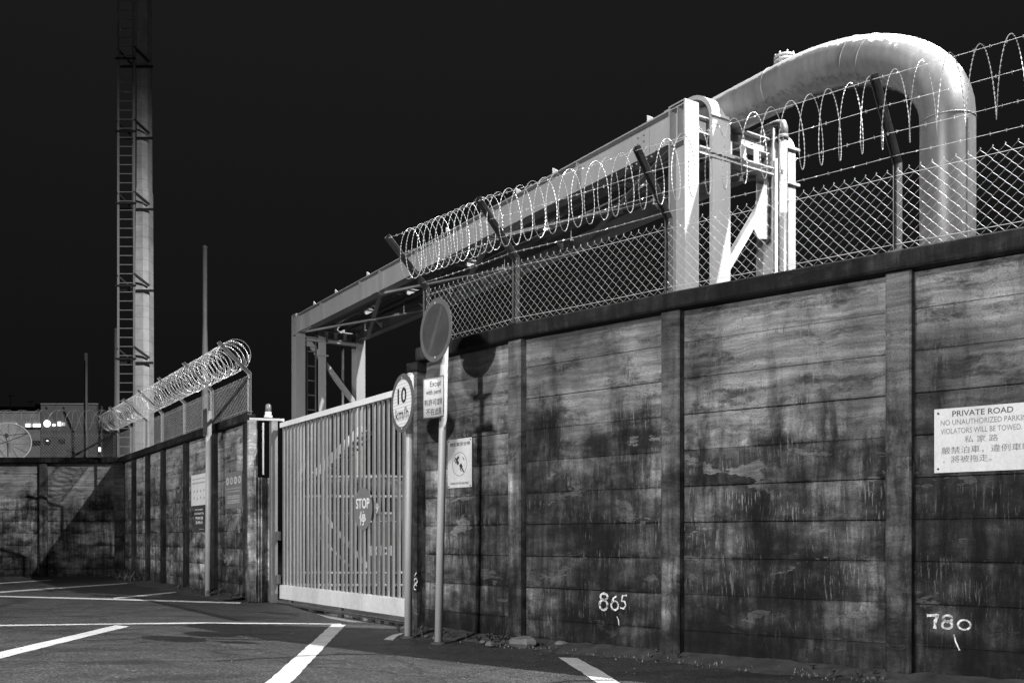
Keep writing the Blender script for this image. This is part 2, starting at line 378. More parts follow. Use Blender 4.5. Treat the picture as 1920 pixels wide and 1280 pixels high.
def sweep(mb, pts, prof, seed=0.0):
    """pts: 2d polyline left->right; prof: closed list of (out, z) points"""
    P = [V((p[0], p[1], 0)) for p in pts]; m = len(P); n = len(prof); base = len(mb.v)
    s = 0; U = []
    for k in range(m):
        if k: s += (P[k]-P[k-1]).length
        U.append(s)
        if k == 0: nn = out_normal(P[0], P[1])
        elif k == m-1: nn = out_normal(P[-2], P[-1])
        else:
            n1, n2 = out_normal(P[k-1], P[k]), out_normal(P[k], P[k+1])
            nn = (n1+n2).normalized(); nn = nn / max(0.3, nn.dot(n1))
        for o_, z_ in prof: mb.v.append(P[k] + nn*o_ + V((0,0,z_)))
    per = [0]
    for j in range(n):
        a, b = prof[j], prof[(j+1) % n]; per.append(per[-1] + math.hypot(a[0]-b[0], a[1]-b[1]))
    for k in range(m-1):
        for j in range(n):
            j2 = (j+1) % n; a = base+k*n; b = a+n
            uv = [(seed+U[k], 1+per[j]), (seed+U[k], 1+per[j+1]), (seed+U[k+1], 1+per[j+1]), (seed+U[k+1], 1+per[j])]
            mb.face((a+j, a+j2, b+j2, b+j), uv)
    mb.face([base+j for j in range(n)]); mb.face([base+(m-1)*n+j for j in range(n)][::-1])

# ------------------------------------------------------------------ ground
g = MB(); g.quad((-300, -60, 0), (300, -60, 0), (300, 900, 0), (-300, 900, 0))
structure(g.build('ground', 'asphalt'), 'dark rough asphalt of the yard and road')

def stripe(name, pts, label):
    """painted marking from photograph pixels, slightly ragged edges"""
    P = [G(*p) for p in pts]; mb = MB(); i = 0
    n = len(P); ring = []
    for k in range(n):
        a, b = P[k], P[(k+1) % n]; L = (b-a).length; m = max(1, int(L/0.12)); nr = V((-(b-a).y, (b-a).x, 0)).normalized()
        for j in range(m):
            ring.append(a + (b-a)*j/m + nr*random.uniform(-0.006, 0.006))
    top = [p + V((0,0,0.004)) for p in ring]
    mb.v += top; mb.face(list(range(len(top)))[::-1] if sum((top[k].x*top[(k+1)%len(top)].y-top[(k+1)%len(top)].x*top[k].y) for k in range(len(top))) < 0 else list(range(len(top))))
    return structure(mb.build(name, 'line'), label)
stripe('road_marking', [(0,1234.5), (-60,1250), (-60,1236), (0,1222), (120,1194.5), (216,1172), (243,1174), (140,1199)], 'slanted white bay line on the asphalt')
stripe('road_marking', [(480,1296), (530,1296), (556,1268), (596,1226), (648,1171), (623,1169.5), (560,1226)], 'broad white line running up to the gate')
stripe('road_marking', [(1047,1232), (1083,1233.4), (1120,1254), (1190,1296), (1142,1296), (1090,1260)], 'short white line ending at the verge')
stripe('road_marking', [(-40,1174), (-40,1171.6), (375,1166.5), (560,1168), (640,1169), (640,1170.4), (560,1169.6), (375,1168.8)], 'thin pale line crossing the asphalt')
stripe('road_marking', [(-40,1117.6), (-40,1115.4), (200,1121.5), (452,1129), (450,1131.4), (200,1124)], 'thin white line reaching the gate pillar')
stripe('road_marking', [(-30,1113), (-30,1110.6), (120,1100), (262,1091), (262,1092.2), (120,1102.5)], 'thin white slanted line by the back wall')
stripe('road_marking', [(210,1122.5), (214,1120.2), (290,1112.5), (328,1109), (332,1110.2), (300,1114.5)], 'short white slanted line by the wall')
stripe('road_marking', [(-30,1096), (-30,1094), (96,1086.4), (96,1087.6)], 'far thin white line by the back wall')
stripe('road_marking', [(718,1199), (735,1190), (758,1185.5), (755,1188.5), (742,1194), (736,1200.5)], 'worn scrap of white paint by the sign pole')

# ------------------------------------------------------------------ walls
PW = [G(786,1184), G(975,1207), G(1273,1236), G(1708,1275)]
d_ = (PW[3]-PW[2]); PW += [PW[3]+d_, PW[3]+d_*2]
Y0 = [G(x, HY + 0.171*(x+210)) for x in (226, 249, 275, 304, 347, 400, 461)]
FW = [V((Y0[0].x - 1.87*k, Y0[0].y, 0)) for k in (4, 3, 2, 1, 0)]
ZC0, ZC1 = 2.91, 3.05                       # coping

def build_wall(pts, label, seed, mw='wall', mp='post', first=0.0, last_post=True, top=ZC0):
    w = thing('concrete_wall', label, 'wall', tuple(pts[0]))
    for k in range(len(pts)-1):
        a, b = pts[k], pts[k+1]; n = out_normal(a, b); d = (b-a).normalized(); L = (b-a).length
        pw = 0.18
        mb = MB(); zs = [0.0, 0.24] + [0.24+0.3*j for j in range(1, 9)] + [top]
        for j in range(len(zs)-1):
            off = random.uniform(-0.004, 0.0); g_ = random.choice((0.0012, 0.0015, 0.002, 0.005))
            tl = random.uniform(-0.001, 0.003)
            uvbox(mb, a + n*(off-0.080), b + n*(off-0.080), n, 0.05, zs[j]+0.001, zs[j+1]-g_, seed=seed+10*k, ch=random.choice((0.002, 0.003, 0.005)), ztilt=tl)
        bk = MB(); 
        uvbox(mb, a - n*0.134, b - n*0.134, n, 0.03, 0.0, top, seed=seed+10*k+5)
        mb.build('wall_panel', mw, w)
        # post at the far (right) end of each bay
        if k < len(pts)-2 or last_post:
            mb = MB(); uvbox(mb, b - d*pw, b, n, 0.09, 0.0, top-0.002, seed=seed+10*k+3.3, ch=0.012)
            mb.build('wall_post', mp, w)
    mb = MB(); sweep(mb, pts, [(0.035, ZC0+0.001), (0.05, ZC0+0.016), (0.05, ZC1-0.012), (0.036, ZC1), (-0.16, ZC1), (-0.16, ZC0+0.001)], seed)
    mb.build('coping', 'coping', w)
    return w
w1 = build_wall(PW, 'tall stained concrete wall with dark coping between the gate and the frame edge, numbers chalked on it', 100)
# end pillar at the gate side
n0 = out_normal(PW[0], PW[1]); dd = (PW[1]-PW[0]).normalized()
mb = MB(); uvbox(mb, PW[0]-dd*0.20+n0*0.05, PW[0]+dd*0.0+n0*0.05, n0, 0.22, 0, 2.80, seed=77, ch=0.02); mb.build('end_pillar', 'post', w1)
mb = MB(); uvbox(mb, PW[0]-dd*0.17+n0*0.06, PW[0]+dd*0.02+n0*0.06, n0, 0.24, 2.802, 2.905, seed=71, ch=0.02); mb.build('pillar_cap', 'coping', w1)
w2 = build_wall(Y0, 'receding concrete wall of narrow bays beside the sliding gate, notices fixed to it', 300, 'walllit', 'postshade')
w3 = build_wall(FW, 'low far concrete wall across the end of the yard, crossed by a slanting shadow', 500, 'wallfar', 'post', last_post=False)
mb = MB(); uvbox(mb, Y0[0]+V((-0.12,-0.10,0)), Y0[0]+V((0.12,-0.06,0)), V((0,-1,0)), 0.12, 0, ZC0-0.002, seed=9, ch=0.012); mb.build('corner_post', 'post', w3)

# gate pillar and wing wall (beside the receding wall)
ga = V(((530-CX)/120, F/120, 0)); gb = V(((758-CX)/156, F/156, 0)); gd = (gb-ga).normalized(); gn = V((gd.y, -gd.x, 0))
gp = thing('gate_pillar', 'speckled concrete pillar with striped shadows between the receding wall and the gate', 'pillar', tuple(AT(465, 1010, F/117)-V((0,0,1))))
yp_ = 15.02
p0 = V(((463-CX)*yp_/F, yp_, 0)); p1 = V(((479-CX)*yp_/F, yp_, 0)); p2 = V(((511-CX)*15.36/F, 15.36, 0)); nn = V((0,-1,0))
mb = MB(); uvbox(mb, p0, p1, nn, 0.14, 0, 2.86, seed=21, ch=0.025); mb.build('shaft', 'pillar', gp)
nw = out_normal(p1, p2); mb = MB(); uvbox(mb, p1 + V((0.004,0.02,0)), p2, nw, 0.10, 0, 1.97, seed=23, ch=0.01); mb.build('wing', 'pillar', gp)

# verge of dirt along the foot of the walls
def verge(pts, wdt, name, label):
    mb = MB(); P = []
    for k in range(len(pts)-1):
        m = max(2, int((pts[k+1]-pts[k]).length/0.09))
        P += [pts[k].lerp(pts[k+1], j/m) for j in range(m)]
    P.append(pts[-1]); n = out_normal(pts[0], pts[-1]); cols = 6; base = len(mb.v)
    for k, p in enumerate(P):
        ww = wdt*(1+0.25*math.sin(k*0.31)+random.uniform(-0.12, 0.12))
        for j in range(cols):
            t = j/(cols-1); z = 0.055*(1-t)**1.3 + random.uniform(-0.008, 0.010)*(1-t) + (0.002 if j < cols-1 else -0.01)
            mb.v.append(V((p.x, p.y, 0)) + n*(ww*t-0.07) + V((0,0,z)))
    for k in range(len(P)-1):
        for j in range(cols-1):
            a = base+k*cols+j; mb.face((a, a+1, a+cols+1, a+cols), None, True)
    return structure(mb.build(name, 'dirt'), label)
verge(PW, 0.34, 'verge', 'strip of dirt and grit at the foot of the stained wall')
verge(Y0, 0.5, 'verge', 'strip of dirt at the foot of the receding wall')
verge(FW, 0.7, 'verge', 'weedy dark strip at the foot of the far wall')

def rock(px, py, s, label):
    c = G(px, py); mb = MB(); n1, n2 = 9, 7; rnd = random.Random(px)
    fx, fy, fz = s*rnd.uniform(1.0, 1.3), s*rnd.uniform(0.7, 0.9), s*rnd.uniform(0.5, 0.65); base = 0
    cuts = [(V((rnd.uniform(-1,1), rnd.uniform(-1,1), rnd.uniform(-0.2,1))).normalized(), rnd.uniform(0.6, 0.85)) for _ in range(9)]
    for i in range(n2+1):
        th = math.pi*i/n2
        for j in range(n1):
            ph = 2*math.pi*j/n1; p = V((math.sin(th)*math.cos(ph), math.sin(th)*math.sin(ph), math.cos(th)))
            for cn, cd in cuts:
                q = p.dot(cn)
                if q > cd: p = p - cn*(q-cd)
            mb.v.append(c + V((p.x*fx, p.y*fy, p.z*fz + fz*0.55 + 0.02)))
    for i in range(n2):
        for j in range(n1):
            mb.face((i*n1+j, (i+1)*n1+j, (i+1)*n1+(j+1)%n1, i*n1+(j+1)%n1))
    tag(mb.build('rubble_stone', 'stone', None, tuple(c)), label, 'stone', 'loose stones on the verge')
rock(982, 1214, 0.13, 'largest angular stone, at the foot of the second wall post')
rock(919, 1213, 0.05, 'small pale stone lying between sign pole and wall post')
rock(1053, 1215, 0.06, 'small stone just past the large angular one')
rock(905, 1208, 0.028, 'tiny chip of stone between the sign pole and the small pale stone')
rock(1388, 1243, 0.03, 'tiny stone on the verge beyond the chalked 865')

# ------------------------------------------------------------------ fences on the walls
def arm_geo(base, n):
    b0 = V((base.x, base.y, ZC1-0.04)); b1 = V((base.x, base.y, 3.68)); b2 = b1 + n*0.50 + V((0,0,0.45)); return b0, b1, b2
def fence_post(parent, base, n, mat):
    b0, b1, b2 = arm_geo(base, n); mb = MB(); along = V((-n.y, n.x, 0)); w = 0.05
    # angle section, mitred at the bend
    prof = []
    up = V((0,0,1)); ad = (b2-b1).normalized(); an = V((ad.dot(up), 0, 0))
    q = n*0.025
    for sgn_ in (0,):
        pts = [b0 - n*0.025, b0 + n*0.025, b1 + n*0.025 - up*0.012, b2 + (n-up).normalized()*0.025, b2 - (n-up).normalized()*0.025, b1 - n*0.025 + up*0.012]
        mb.prism([p - along*w/2 for p in pts], along*0.006)
        mb.prism([p - along*(w/2-0.0062) for p in (pts[0], pts[0]+n*0.006, pts[5]+n*0.006, pts[4]+(n-up).normalized()*0.006, pts[4], pts[5])], along*(w-0.006))
    # foot plate
    mb.box(b0 - along*0.05 - n*0.04 + up*0.042, along*0.1, n*0.08, up*0.008)
    return mb.build('fence_post', mat, parent)

def chain_link(parent, a, b, z0, z1, n, pitch=0.039, h=0.0415, r=0.0016, sides=4):
    mb = MB(); d = (b-a); L = d.length; d.normalize(); m = int(L/pitch); k = int((z1-z0)/h)
    ox = (L - m*pitch)/2
    for i in range(m+1):
        ph = random.uniform(-0.002, 0.002); Q = []
        for j in range(k+1):
            s = min(max(ox + i*pitch + (pitch/2*1.02 if ((j+i) % 2) else -pitch/2*1.02), 0.0), L)
            Q.append(V((a.x, a.y, 0)) + d*s + V((0,0,z0+j*h+ph)))
        for j in range(k):
            p, q = Q[j], Q[j+1]; back = ((j+i) % 2 == 0)      # strands rising to the right lie behind, thinned so they look less lit
            nn_ = n*(-0.004 if back else 0.004); m_ = (p+q)/2 + nn_
            mb.tube([p, p.lerp(q, 0.12)+nn_*0.8+V((0,0,0.002)), p.lerp(q, 0.88)+nn_*0.8-V((0,0,0.002)), q], r*(0.5 if back else 0.9), sides, cap=False)
        pts = [Q[-1]]
        t = pts[-1]; mb.tube([t, t+d*0.008+V((0,0,0.006)), t+d*0.002+V((0,0,0.013))], r*1.4, 4, cap=False)
    return mb.build('chain_mesh', 'galv', parent)

def wire(mb, a, b, sag=0.01, r=0.0018, barb=True):
    L = (b-a).length; m = max(4, int(L/0.2)); pts = []
    for j in range(m+1):
        t = j/m; p = a.lerp(b, t); p = p - V((0,0,sag*4*t*(1-t))); pts.append(p)
    mb.tube(pts, r, 4, cap=False)
    if barb:
        d = (b-a).normalized(); s = 0.05
        while s < L:
            p = a.lerp(b, s/L) - V((0,0,sag*4*(s/L)*(1-s/L)))
            for q in range(2):
                v_ = V((random.uniform(-1,1), random.uniform(-1,1), random.uniform(-1,1))); v_ = (v_ - d*v_.dot(d)).normalized()
                mb.tube([p - v_*0.012 + d*q*0.006, p + v_*0.012 + d*q*0.006], 0.0016, 3, cap=False, smooth=False)
            s += 0.095

def fence(pts, label, mats, wz, post_off=0.09, r=0.0016, pitch=0.039, braces=(), skipfirst=False):
    f = thing('chain_link_fence', label, 'fence', (pts[0].x, pts[0].y, ZC1))
    arms = []
    for k, p in enumerate(pts):
        n = out_normal(pts[max(0, k-1)], pts[min(len(pts)-1, k+1)]) if 0 < k < len(pts)-1 else (out_normal(pts[0], pts[1]) if k == 0 else out_normal(pts[-2], pts[-1]))
        arms.append(arm_geo(p, n))
        fence_post(f, p, n, mats)
    for k in range(len(pts)-1):
        n = out_normal(pts[k], pts[k+1])
        chain_link(f, pts[k] + n*0.0, pts[k+1] + n*0.0, ZC1+0.012, 3.655, n, r=r, pitch=pitch)
        mb = MB()
        for z in (ZC1+0.06, 3.60):
            wire(mb, V((pts[k].x, pts[k].y, z)), V((pts[k+1].x, pts[k+1].y, z)), 0.006, 0.0018, False)
        mb.build('tension_wire', 'galv', f)
        mb = MB()
        for t in wz:
            wire(mb, arms[k][1].lerp(arms[k][2], t), arms[k+1][1].lerp(arms[k+1][2], t), 0.012)
        mb.build('barbed_strand', 'galv', f)
    for (i, z_a, j, z_b) in braces:
        mb = MB(); mb.bar(V((pts[i].x, pts[i].y, z_a)), V((pts[j].x, pts[j].y, z_b)), 0.035, 0.045); mb.build('brace', 'dark', f)
    return f, arms

def post_line(pts, off): return [p - (pts[min(k+1, len(pts)-1)]-pts[max(k-1,0)]).normalized()*off - out_normal(pts[max(k-1,0)], pts[min(k+1,len(pts)-1)])*0.02 for k, p in enumerate(pts)]
fp1 = [V((AT(799, 667, F/175.5).x, F/175.5, 0)), V((AT(967, 605, F/196.2).x, F/196.2, 0)), V((AT(1254, 575, F/223.5).x, F/223.5, 0)), V((AT(1683, 488, F/262).x, F/262, 0))]
dq = fp1[3]-fp1[2]; fp1 += [fp1[3]+dq, fp1[3]+dq*2]
f1, arms1 = fence(fp1, 'dark posts and chain link above the stained wall by the big pipe', 'dark', (0.10, 0.36, 0.66, 0.96), r=0.00135)
fp2 = [V(((x-CX)/(0.171*(x+210)), F/(0.171*(x+210)), 0)) for x in (222, 246, 274, 304, 346, 397, 467.5)]
f2, arms2 = fence(fp2, 'chain link with bright-edged posts above the receding wall', 'galvpost', (0.3, 0.9), r=0.0017, braces=((5, ZC1+0.03, 6, 3.62),))
fy = Y0[0].y
fp3 = [V((fy*(x-CX)/F, fy, 0)) for x in (-60, -8, 137, 217)]
fp3[0] = V((fp3[1].x-1.9, fy, 0))
f3, arms3 = fence(fp3, 'chain link above the far wall with thin loose wire loops', 'dark', (0.5,), r=0.0022, braces=((2, ZC1+0.03, 3, 3.66),))

def razor(arms, label, rad, pitch, name='razor_wire', rr=(0.0011, 0.0046), center=0.55, jitter=0.02, dens=0.036, mat='razor', squash=1.0, leanf=0.3, pitches=None, inb=0.1):
    o = thing(name, label, 'razor wire', tuple(arms[0][2])); mb = MB()
    C_ = [a[1].lerp(a[2], center) + V((0,0,0.03)) + V((a[1].x-a[2].x, a[1].y-a[2].y, 0))*inb for a in arms]
    # centre line slightly outside of the arms
    total = 0; a0 = random.uniform(0, 6.28)
    pts = []; rs = []; cnt = 0; ang = a0
    for k in range(len(C_)-1):
        A, B = C_[k], C_[k+1]; d = (B-A); L = d.length; d.normalize(); n = V((d.y, -d.x, 0)).normalized(); up = V((0,0,1))
        pk = pitches[k] if pitches else pitch
        turns = L/pk; per = int(2*math.pi*rad/dens*2); steps = int(turns*per)
        for j in range(steps):
            t = j/steps; a = ang + 2*math.pi*turns*t
            lp = math.floor(a/(2*math.pi)); h = math.sin(lp*12.9898)*43758.5453; h -= math.floor(h)
            h2 = math.sin(lp*78.233)*12543.123; h2 -= math.floor(h2)
            fr = (a/(2*math.pi)) % 1.0; w = math.sin(math.pi*fr)
            rd = rad*(1 + (h-0.5)*0.07*w)
            # concertina clipping: the loop leans along the axis in alternate directions
            lean = pk*leanf*math.sin(a)*(1 if lp % 2 else -1) + (h2-0.5)*pk*0.25*w
            p = A + d*(L*t + lean) + n*math.cos(a)*rd*squash + up*math.sin(a)*rd
            pts.append(p); rs.append(rr[1] if cnt % 2 else rr[0]); cnt += 1
        ang += 2*math.pi*turns
    # split into coils of limited length so that parts stay manageable
    mb.tube(pts, rs, 4, cap=True, smooth=False)
    mb.build('coil', mat, o)
    return o
razor(arms1, 'open razor coil looping above the stained wall by the big pipe', 0.26, 0.15, pitches=[0.10, 0.14, 0.15, 0.18, 0.18], center=0.60, squash=0.45, leanf=0.0)
razor(arms2, 'dense bright razor coil above the receding wall', 0.25, 0.045, inb=0.14, center=0.55, rr=(0.0012, 0.0055), pitches=[0.08, 0.08, 0.09, 0.10, 0.10, 0.11], leanf=0.8)
razor(arms3, 'sparse loose wire loops above the far wall', 0.25, 0.22, center=0.55, rr=(0.0035, 0.0035), pitches=[0.25, 0.22, 0.17], squash=1.0)

# ------------------------------------------------------------------ sliding gate
gate = thing('sliding_gate', 'tall aluminium sliding gate of upright bars between the pillar and the stained wall', 'gate', tuple(ga))
Z = V((0,0,1)); GL = (gb-ga).length + 0.75
def gpt(s, o=0.0, z=0.0): return ga + gd*s + gn*o + Z*z
mb = MB(); mb.box(gpt(-0.02, -0.03, 2.735), gd*(GL+0.04), gn*0.07, Z*0.075); mb.build('top_rail', 'white', gate)
mb = MB(); mb.box(gpt(0.0, -0.04, 0.075), gd*GL, gn*0.09, Z*0.205); mb.box(gpt(0.0, -0.025, 0.2802), gd*GL, gn*0.06, Z*0.008); mb.build('bottom_beam', 'beam', gate)
nb = 35
for i in range(nb):
    s = 0.03 + (GL-0.1)*i/(nb-1) + random.uniform(-0.004, 0.004); mb = MB(); tw_ = random.uniform(-0.12, 0.12)
    mb.box(gpt(s, -0.012, 0.2885), (gd+gn*tw_)*0.046, (gn-gd*tw_)*0.026, Z*(2.734-0.2885)); mb.build('bar', 'alu', gate)
for s in (0.35, 2.25):
    mb = MB(); mb.tube([gpt(s, -0.012, 0.055), gpt(s, 0.022, 0.055)], 0.055, 16); mb.box(gpt(s-0.04, -0.036, 0.03), gd*0.08, gn*0.006, Z*0.06); mb.build('roller_wheel', 'steeldark', gate)
gf = thing('gate_portal', 'pale steel post and thin header rail framing the dark opening beside the gate', 'gate post', tuple(gpt(-0.15)))
mb = MB(); mb.box(gpt(-0.24, 0.03, 0.0), gd*0.10, gn*0.10, Z*2.85); mb.build('post', 'alu', gf)
hr0 = AT(470, 785, F/117.5); hr1 = gpt(0.15, 0.05, 2.84)
mb = MB(); mb.bar(hr0, hr1, 0.05, 0.035); mb.build('header_rail', 'white', gf)
mb = MB(); q0 = AT(493, 790, F/118.5); mb.box((q0.x-0.012, q0.y, 2.02), (0.028,0,0), (0,0.03,0), (0,0,0.82)); mb.build('bar', 'alu', gf)
mb = MB()
for z in (0.98, 0.30):
    mb = MB(); mb.box(gpt(-0.125, 0.02, z), gd*0.10, gn*0.05, Z*0.14); mb.build('latch_box', 'steeldark', gf)
gt = MB(); gt.box(gpt(-0.3, -0.012, 0.004), gd*(GL+0.3), gn*0.03, Z*0.022); tag(gt.build('gate_track', 'galvpost', None, tuple(ga)), 'steel rail in the ground under the sliding gate', 'rail')
# warning beacon on the header rail
bq = AT(503, 783, F/119.5); be = thing('warning_beacon', 'small cylindrical warning lamp standing on the header rail', 'beacon', tuple(bq))
mb = MB(); mb.cyl(bq, bq+Z*0.035, 0.065, 16); mb.cyl(bq+Z*0.035, bq+Z*0.09, 0.05, 16); mb.build('base', 'white', be)
mb = MB(); mb.tube([bq+Z*0.09, bq+Z*0.19, bq+Z*0.215], [0.047, 0.045, 0.03], 16); mb.build('lens', 'glass', be)
# gutter water in front of the gate
pp = [G(548,1131), G(575,1133), G(620,1143), G(680,1155), G(760,1169), G(752,1176), G(700,1167), G(655,1166), G(616,1158.5), G(580,1146), G(548,1137)]
mb = MB(); mb.v += [p+Z*0.003 for p in pp]; mb.face(list(range(len(pp)))[::-1]); structure(mb.build('puddle', 'water'), 'still water in the gutter before the gate')

# ------------------------------------------------------------------ lettering
def text_verts(s, bold=0.0):
    c = bpy.data.curves.new('lettering', 'FONT'); c.body = s; c.resolution_u = 3; c.offset = bold
    o = bpy.data.objects.new('lettering', c); COL.objects.link(o)
    dg = bpy.context.evaluated_depsgraph_get(); me = bpy.data.meshes.new_from_object(o.evaluated_get(dg))
    vs = [v.co.copy() for v in me.vertices]; fs = [tuple(p.vertices) for p in me.polygons]
    bpy.data.objects.remove(o); bpy.data.curves.remove(c); bpy.data.meshes.remove(me)
    x0, x1 = min(v.x for v in vs), max(v.x for v in vs); y0, y1 = min(v.y for v in vs), max(v.y for v in vs)
    return [((v.x-x0)/(x1-x0), (v.y-y0)/(y1-y0)) for v in vs], fs
def letters(mb, s, fn, x0, x1, y0, y1, bold=0.0):
    """write s into the rectangle x0..x1, y0..y1 of the surface function fn(x, y)"""
    vs, fs = text_verts(s, bold); b = len(mb.v)
    for (a, c) in vs: mb.v.append(fn(x0+(x1-x0)*a, y0+(y1-y0)*c))
    for f_ in fs: mb.face([b+k for k in f_])
def plane_fn(c, xd, off):
    c, xd = V(c), V(xd).normalized(); n = V((xd.y, -xd.x, 0))
    return lambda x, y: c + xd*x + V((0,0,y)) + n*off
def stroke(mb, fn, pts, w):
    """hand-painted stroke on a surface: ragged ribbon"""
    L = []; 
    for k in range(len(pts)-1):
        for j in range(5): t = j/5; L.append((pts[k][0]+(pts[k+1][0]-pts[k][0])*t, pts[k][1]+(pts[k+1][1]-pts[k][1])*t))
    L.append(pts[-1]); b = len(mb.v)
    for k, (x, y) in enumerate(L):
        x2, y2 = L[min(k+1, len(L)-1)]; x1_, y1_ = L[max(k-1, 0)]; dx, dy = x2-x1_, y2-y1_; l = math.hypot(dx, dy) or 1
        ww = w/2*random.uniform(0.7, 1.25); mb.v += [fn(x-dy/l*ww, y+dx/l*ww), fn(x+dy/l*ww, y-dx/l*ww)]
    for k in range(len(L)-1): mb.face((b+2*k, b+2*k+1, b+2*k+3, b+2*k+2))
def ell(cx, cy, rx, ry, a0=0, a1=360, n=14): return [(cx+rx*math.cos(R(a0+(a1-a0)*k/n)), cy+ry*math.sin(R(a0+(a1-a0)*k/n))) for k in range(n+1)]

# ------------------------------------------------------------------ signs on poles
def pole(px0, py0, px1, zt, r, label):
    b = G(px0, py0); Yb = b.y; t = V(((px1-CX)*Yb/F, Yb, zt)); o = thing('sign_pole', label, 'pole', tuple(b), 'sign poles')
    mb = MB(); mb.tube([b, t], r, 20); mb.build('shaft', 'pole', o)
    mb = MB(); mb.tube([t, t+Z*0.02], [r*1.03, r*0.6], 20); mb.build('cap', 'pole', o)
    mb = MB(); mb.tube([b-Z*0.01, b+Z*0.012, b+Z*0.02], [r*2.2, r*1.9, r*1.05], 14); mb.build('footing', 'dirt', o)
    return b, t
b1, t1 = pole(765, 1195, 769, 2.66, 0.038, 'painted pole carrying the 10 km/h sign by the gate end')
b2, t2 = pole(822, 1206, 835, 3.20, 0.038, 'painted pole carrying the blank round sign and the permit plate')
b3, t3 = pole(390, 1118, 391.5, 3.20, 0.050, 'tall painted pole in front of the notices on the receding wall')

def round_sign(name, c, xd, r, label, cat, face_mat, rim_mat, rimw):
    xd = V(xd).normalized(); n = V((xd.y, -xd.x, 0)); o = thing(name, label, cat, tuple(c))
    mb = MB(); mb.disc(c, n, xd, r, 0.004, 48); mb.build('rim', rim_mat, o)
    mb = MB(); mb.disc(V(c)+n*0.0045, n, xd, r-rimw, 0.0015, 48); mb.build('plate', face_mat, o)
    mb = MB()
    for dz in (0.86*r, -0.86*r): mb.disc(V(c)+n*0.0062+Z*dz, n, xd, 0.011, 0.005, 8)
    mb.build('bolt', 'galv', o)
    mb = MB()
    for dz in (0.75*r, -0.75*r):
        mb.bar(V(c)-n*0.006+Z*dz-xd*r*0.55, V(c)-n*0.006+Z*dz+xd*r*0.55, 0.03, 0.012, n)
    mb.build('bracket', 'galvpost', o)
    return o, plane_fn(c, xd, 0.0075)
c1 = AT(760, 756, F/186.5); x1 = V((0.487, -0.873, 0))
s1, fn = round_sign('speed_limit_sign', c1 + V((x1.y, -x1.x, 0))*0.03, x1, 0.295, 'round 10 km/h sign with grey rim at the end of the gate', 'sign', 'stripe', 'srim', 0.058)
mb = MB(); letters(mb, '10', fn, -0.115, 0.115, -0.005, 0.155, 0.022); letters(mb, 'km/h', fn, -0.165, 0.165, -0.165, -0.045, 0.004); mb.build('lettering', 'ink', s1)
c2 = AT(825, 620, F/196.5); x2 = V((0.567, -0.823, 0))
s2, fn = round_sign('no_stopping_sign', c2 + V((x2.y, -x2.x, 0))*0.045, x2, 0.30, 'large round grey sign with one diagonal band, above the permit plate', 'sign', 'sgrey', 'srim', 0.05)
mb = MB(); cc = 0.70; aa = R(58); du = (math.cos(aa), math.sin(aa)); wv = 0.028
mb.quad(*[fn(x, y)-V((0,0,0)) for x, y in ((-du[0]*.238+du[1]*wv, -du[1]*.238-du[0]*wv), (du[0]*.238+du[1]*wv, du[1]*.238-du[0]*wv), (du[0]*.238-du[1]*wv, du[1]*.238+du[0]*wv), (-du[0]*.238-du[1]*wv, -du[1]*.238+du[0]*wv))]); mb.build('diagonal_band', 'sband', s2)
# permit plate wrapped towards the pole at one edge
pc = AT(797, 748, F/197.5)
xA = V((0.80, -0.60, 0)); xB = V((0.50, -0.866, 0)).normalized(); nA = V((xA.y, -xA.x, 0)); nB = V((xB.y, -xB.x, 0)); pc = pc + nA*0.03
def bend(off):
    def fn_(x, y):
        t = min(max((x-0.17)/0.05, 0), 1); nx = (nA*(1-t) + nB*t).normalized()
        xa = min(x, 0.17); xm = min(max(x-0.17, 0), 0.05); xb = max(x-0.22, 0)
        return pc + xA*xa + (xA*(1-t/2) + xB*t/2).normalized()*xm + xB*xb + nx*off + Z*y
    return fn_
sp_ = thing('permit_plate', 'bent pale plate reading Except with permit, under the blank round sign', 'sign', tuple(pc))
def bent_plate(mb, off0, off1, x0, x1, y0, y1):
    f0, f1_ = bend(off0), bend(off1); m = 16; b = len(mb.v)
    for k in range(m+1):
        x = x0+(x1-x0)*k/m; mb.v += [f1_(x, y0), f1_(x, y1), f0(x, y1), f0(x, y0)]
    for k in range(m):
        for j in range(4):
            u = (x0+(x1-x0)*k/m, x0+(x1-x0)*(k+1)/m)
            mb.face((b+k*4+j, b+k*4+(j+1)%4, b+k*4+4+(j+1)%4, b+k*4+4+j), [(u[0], 0), (u[0], 1), (u[1], 1), (u[1], 0)], True)
    mb.face((b, b+1, b+2, b+3)[::-1]); mb.face((b+m*4, b+m*4+1, b+m*4+2, b+m*4+3))
mb = MB(); bent_plate(mb, 0, 0.003, 0, 0.31, -0.195, 0.19); mb.build('rim', 'srim', sp_)
mb = MB(); bent_plate(mb, 0.0035, 0.005, 0.012, 0.298, -0.183, 0.178); mb.build('plate', 'ribbed', sp_)
mb = MB(); fn = bend(0.0066)
letters(mb, 'Except', fn, 0.095, 0.255, 0.085, 0.155, 0.006); letters(mb, 'with permit', fn, 0.045, 0.265, 0.015, 0.075, 0.006)
letters(mb, '有許可證者', fn, 0.022, 0.285, -0.075, -0.012, 0.006); letters(mb, '不在此限', fn, 0.045, 0.265, -0.165, -0.10, 0.006)
mb.build('lettering', 'ink', sp_)
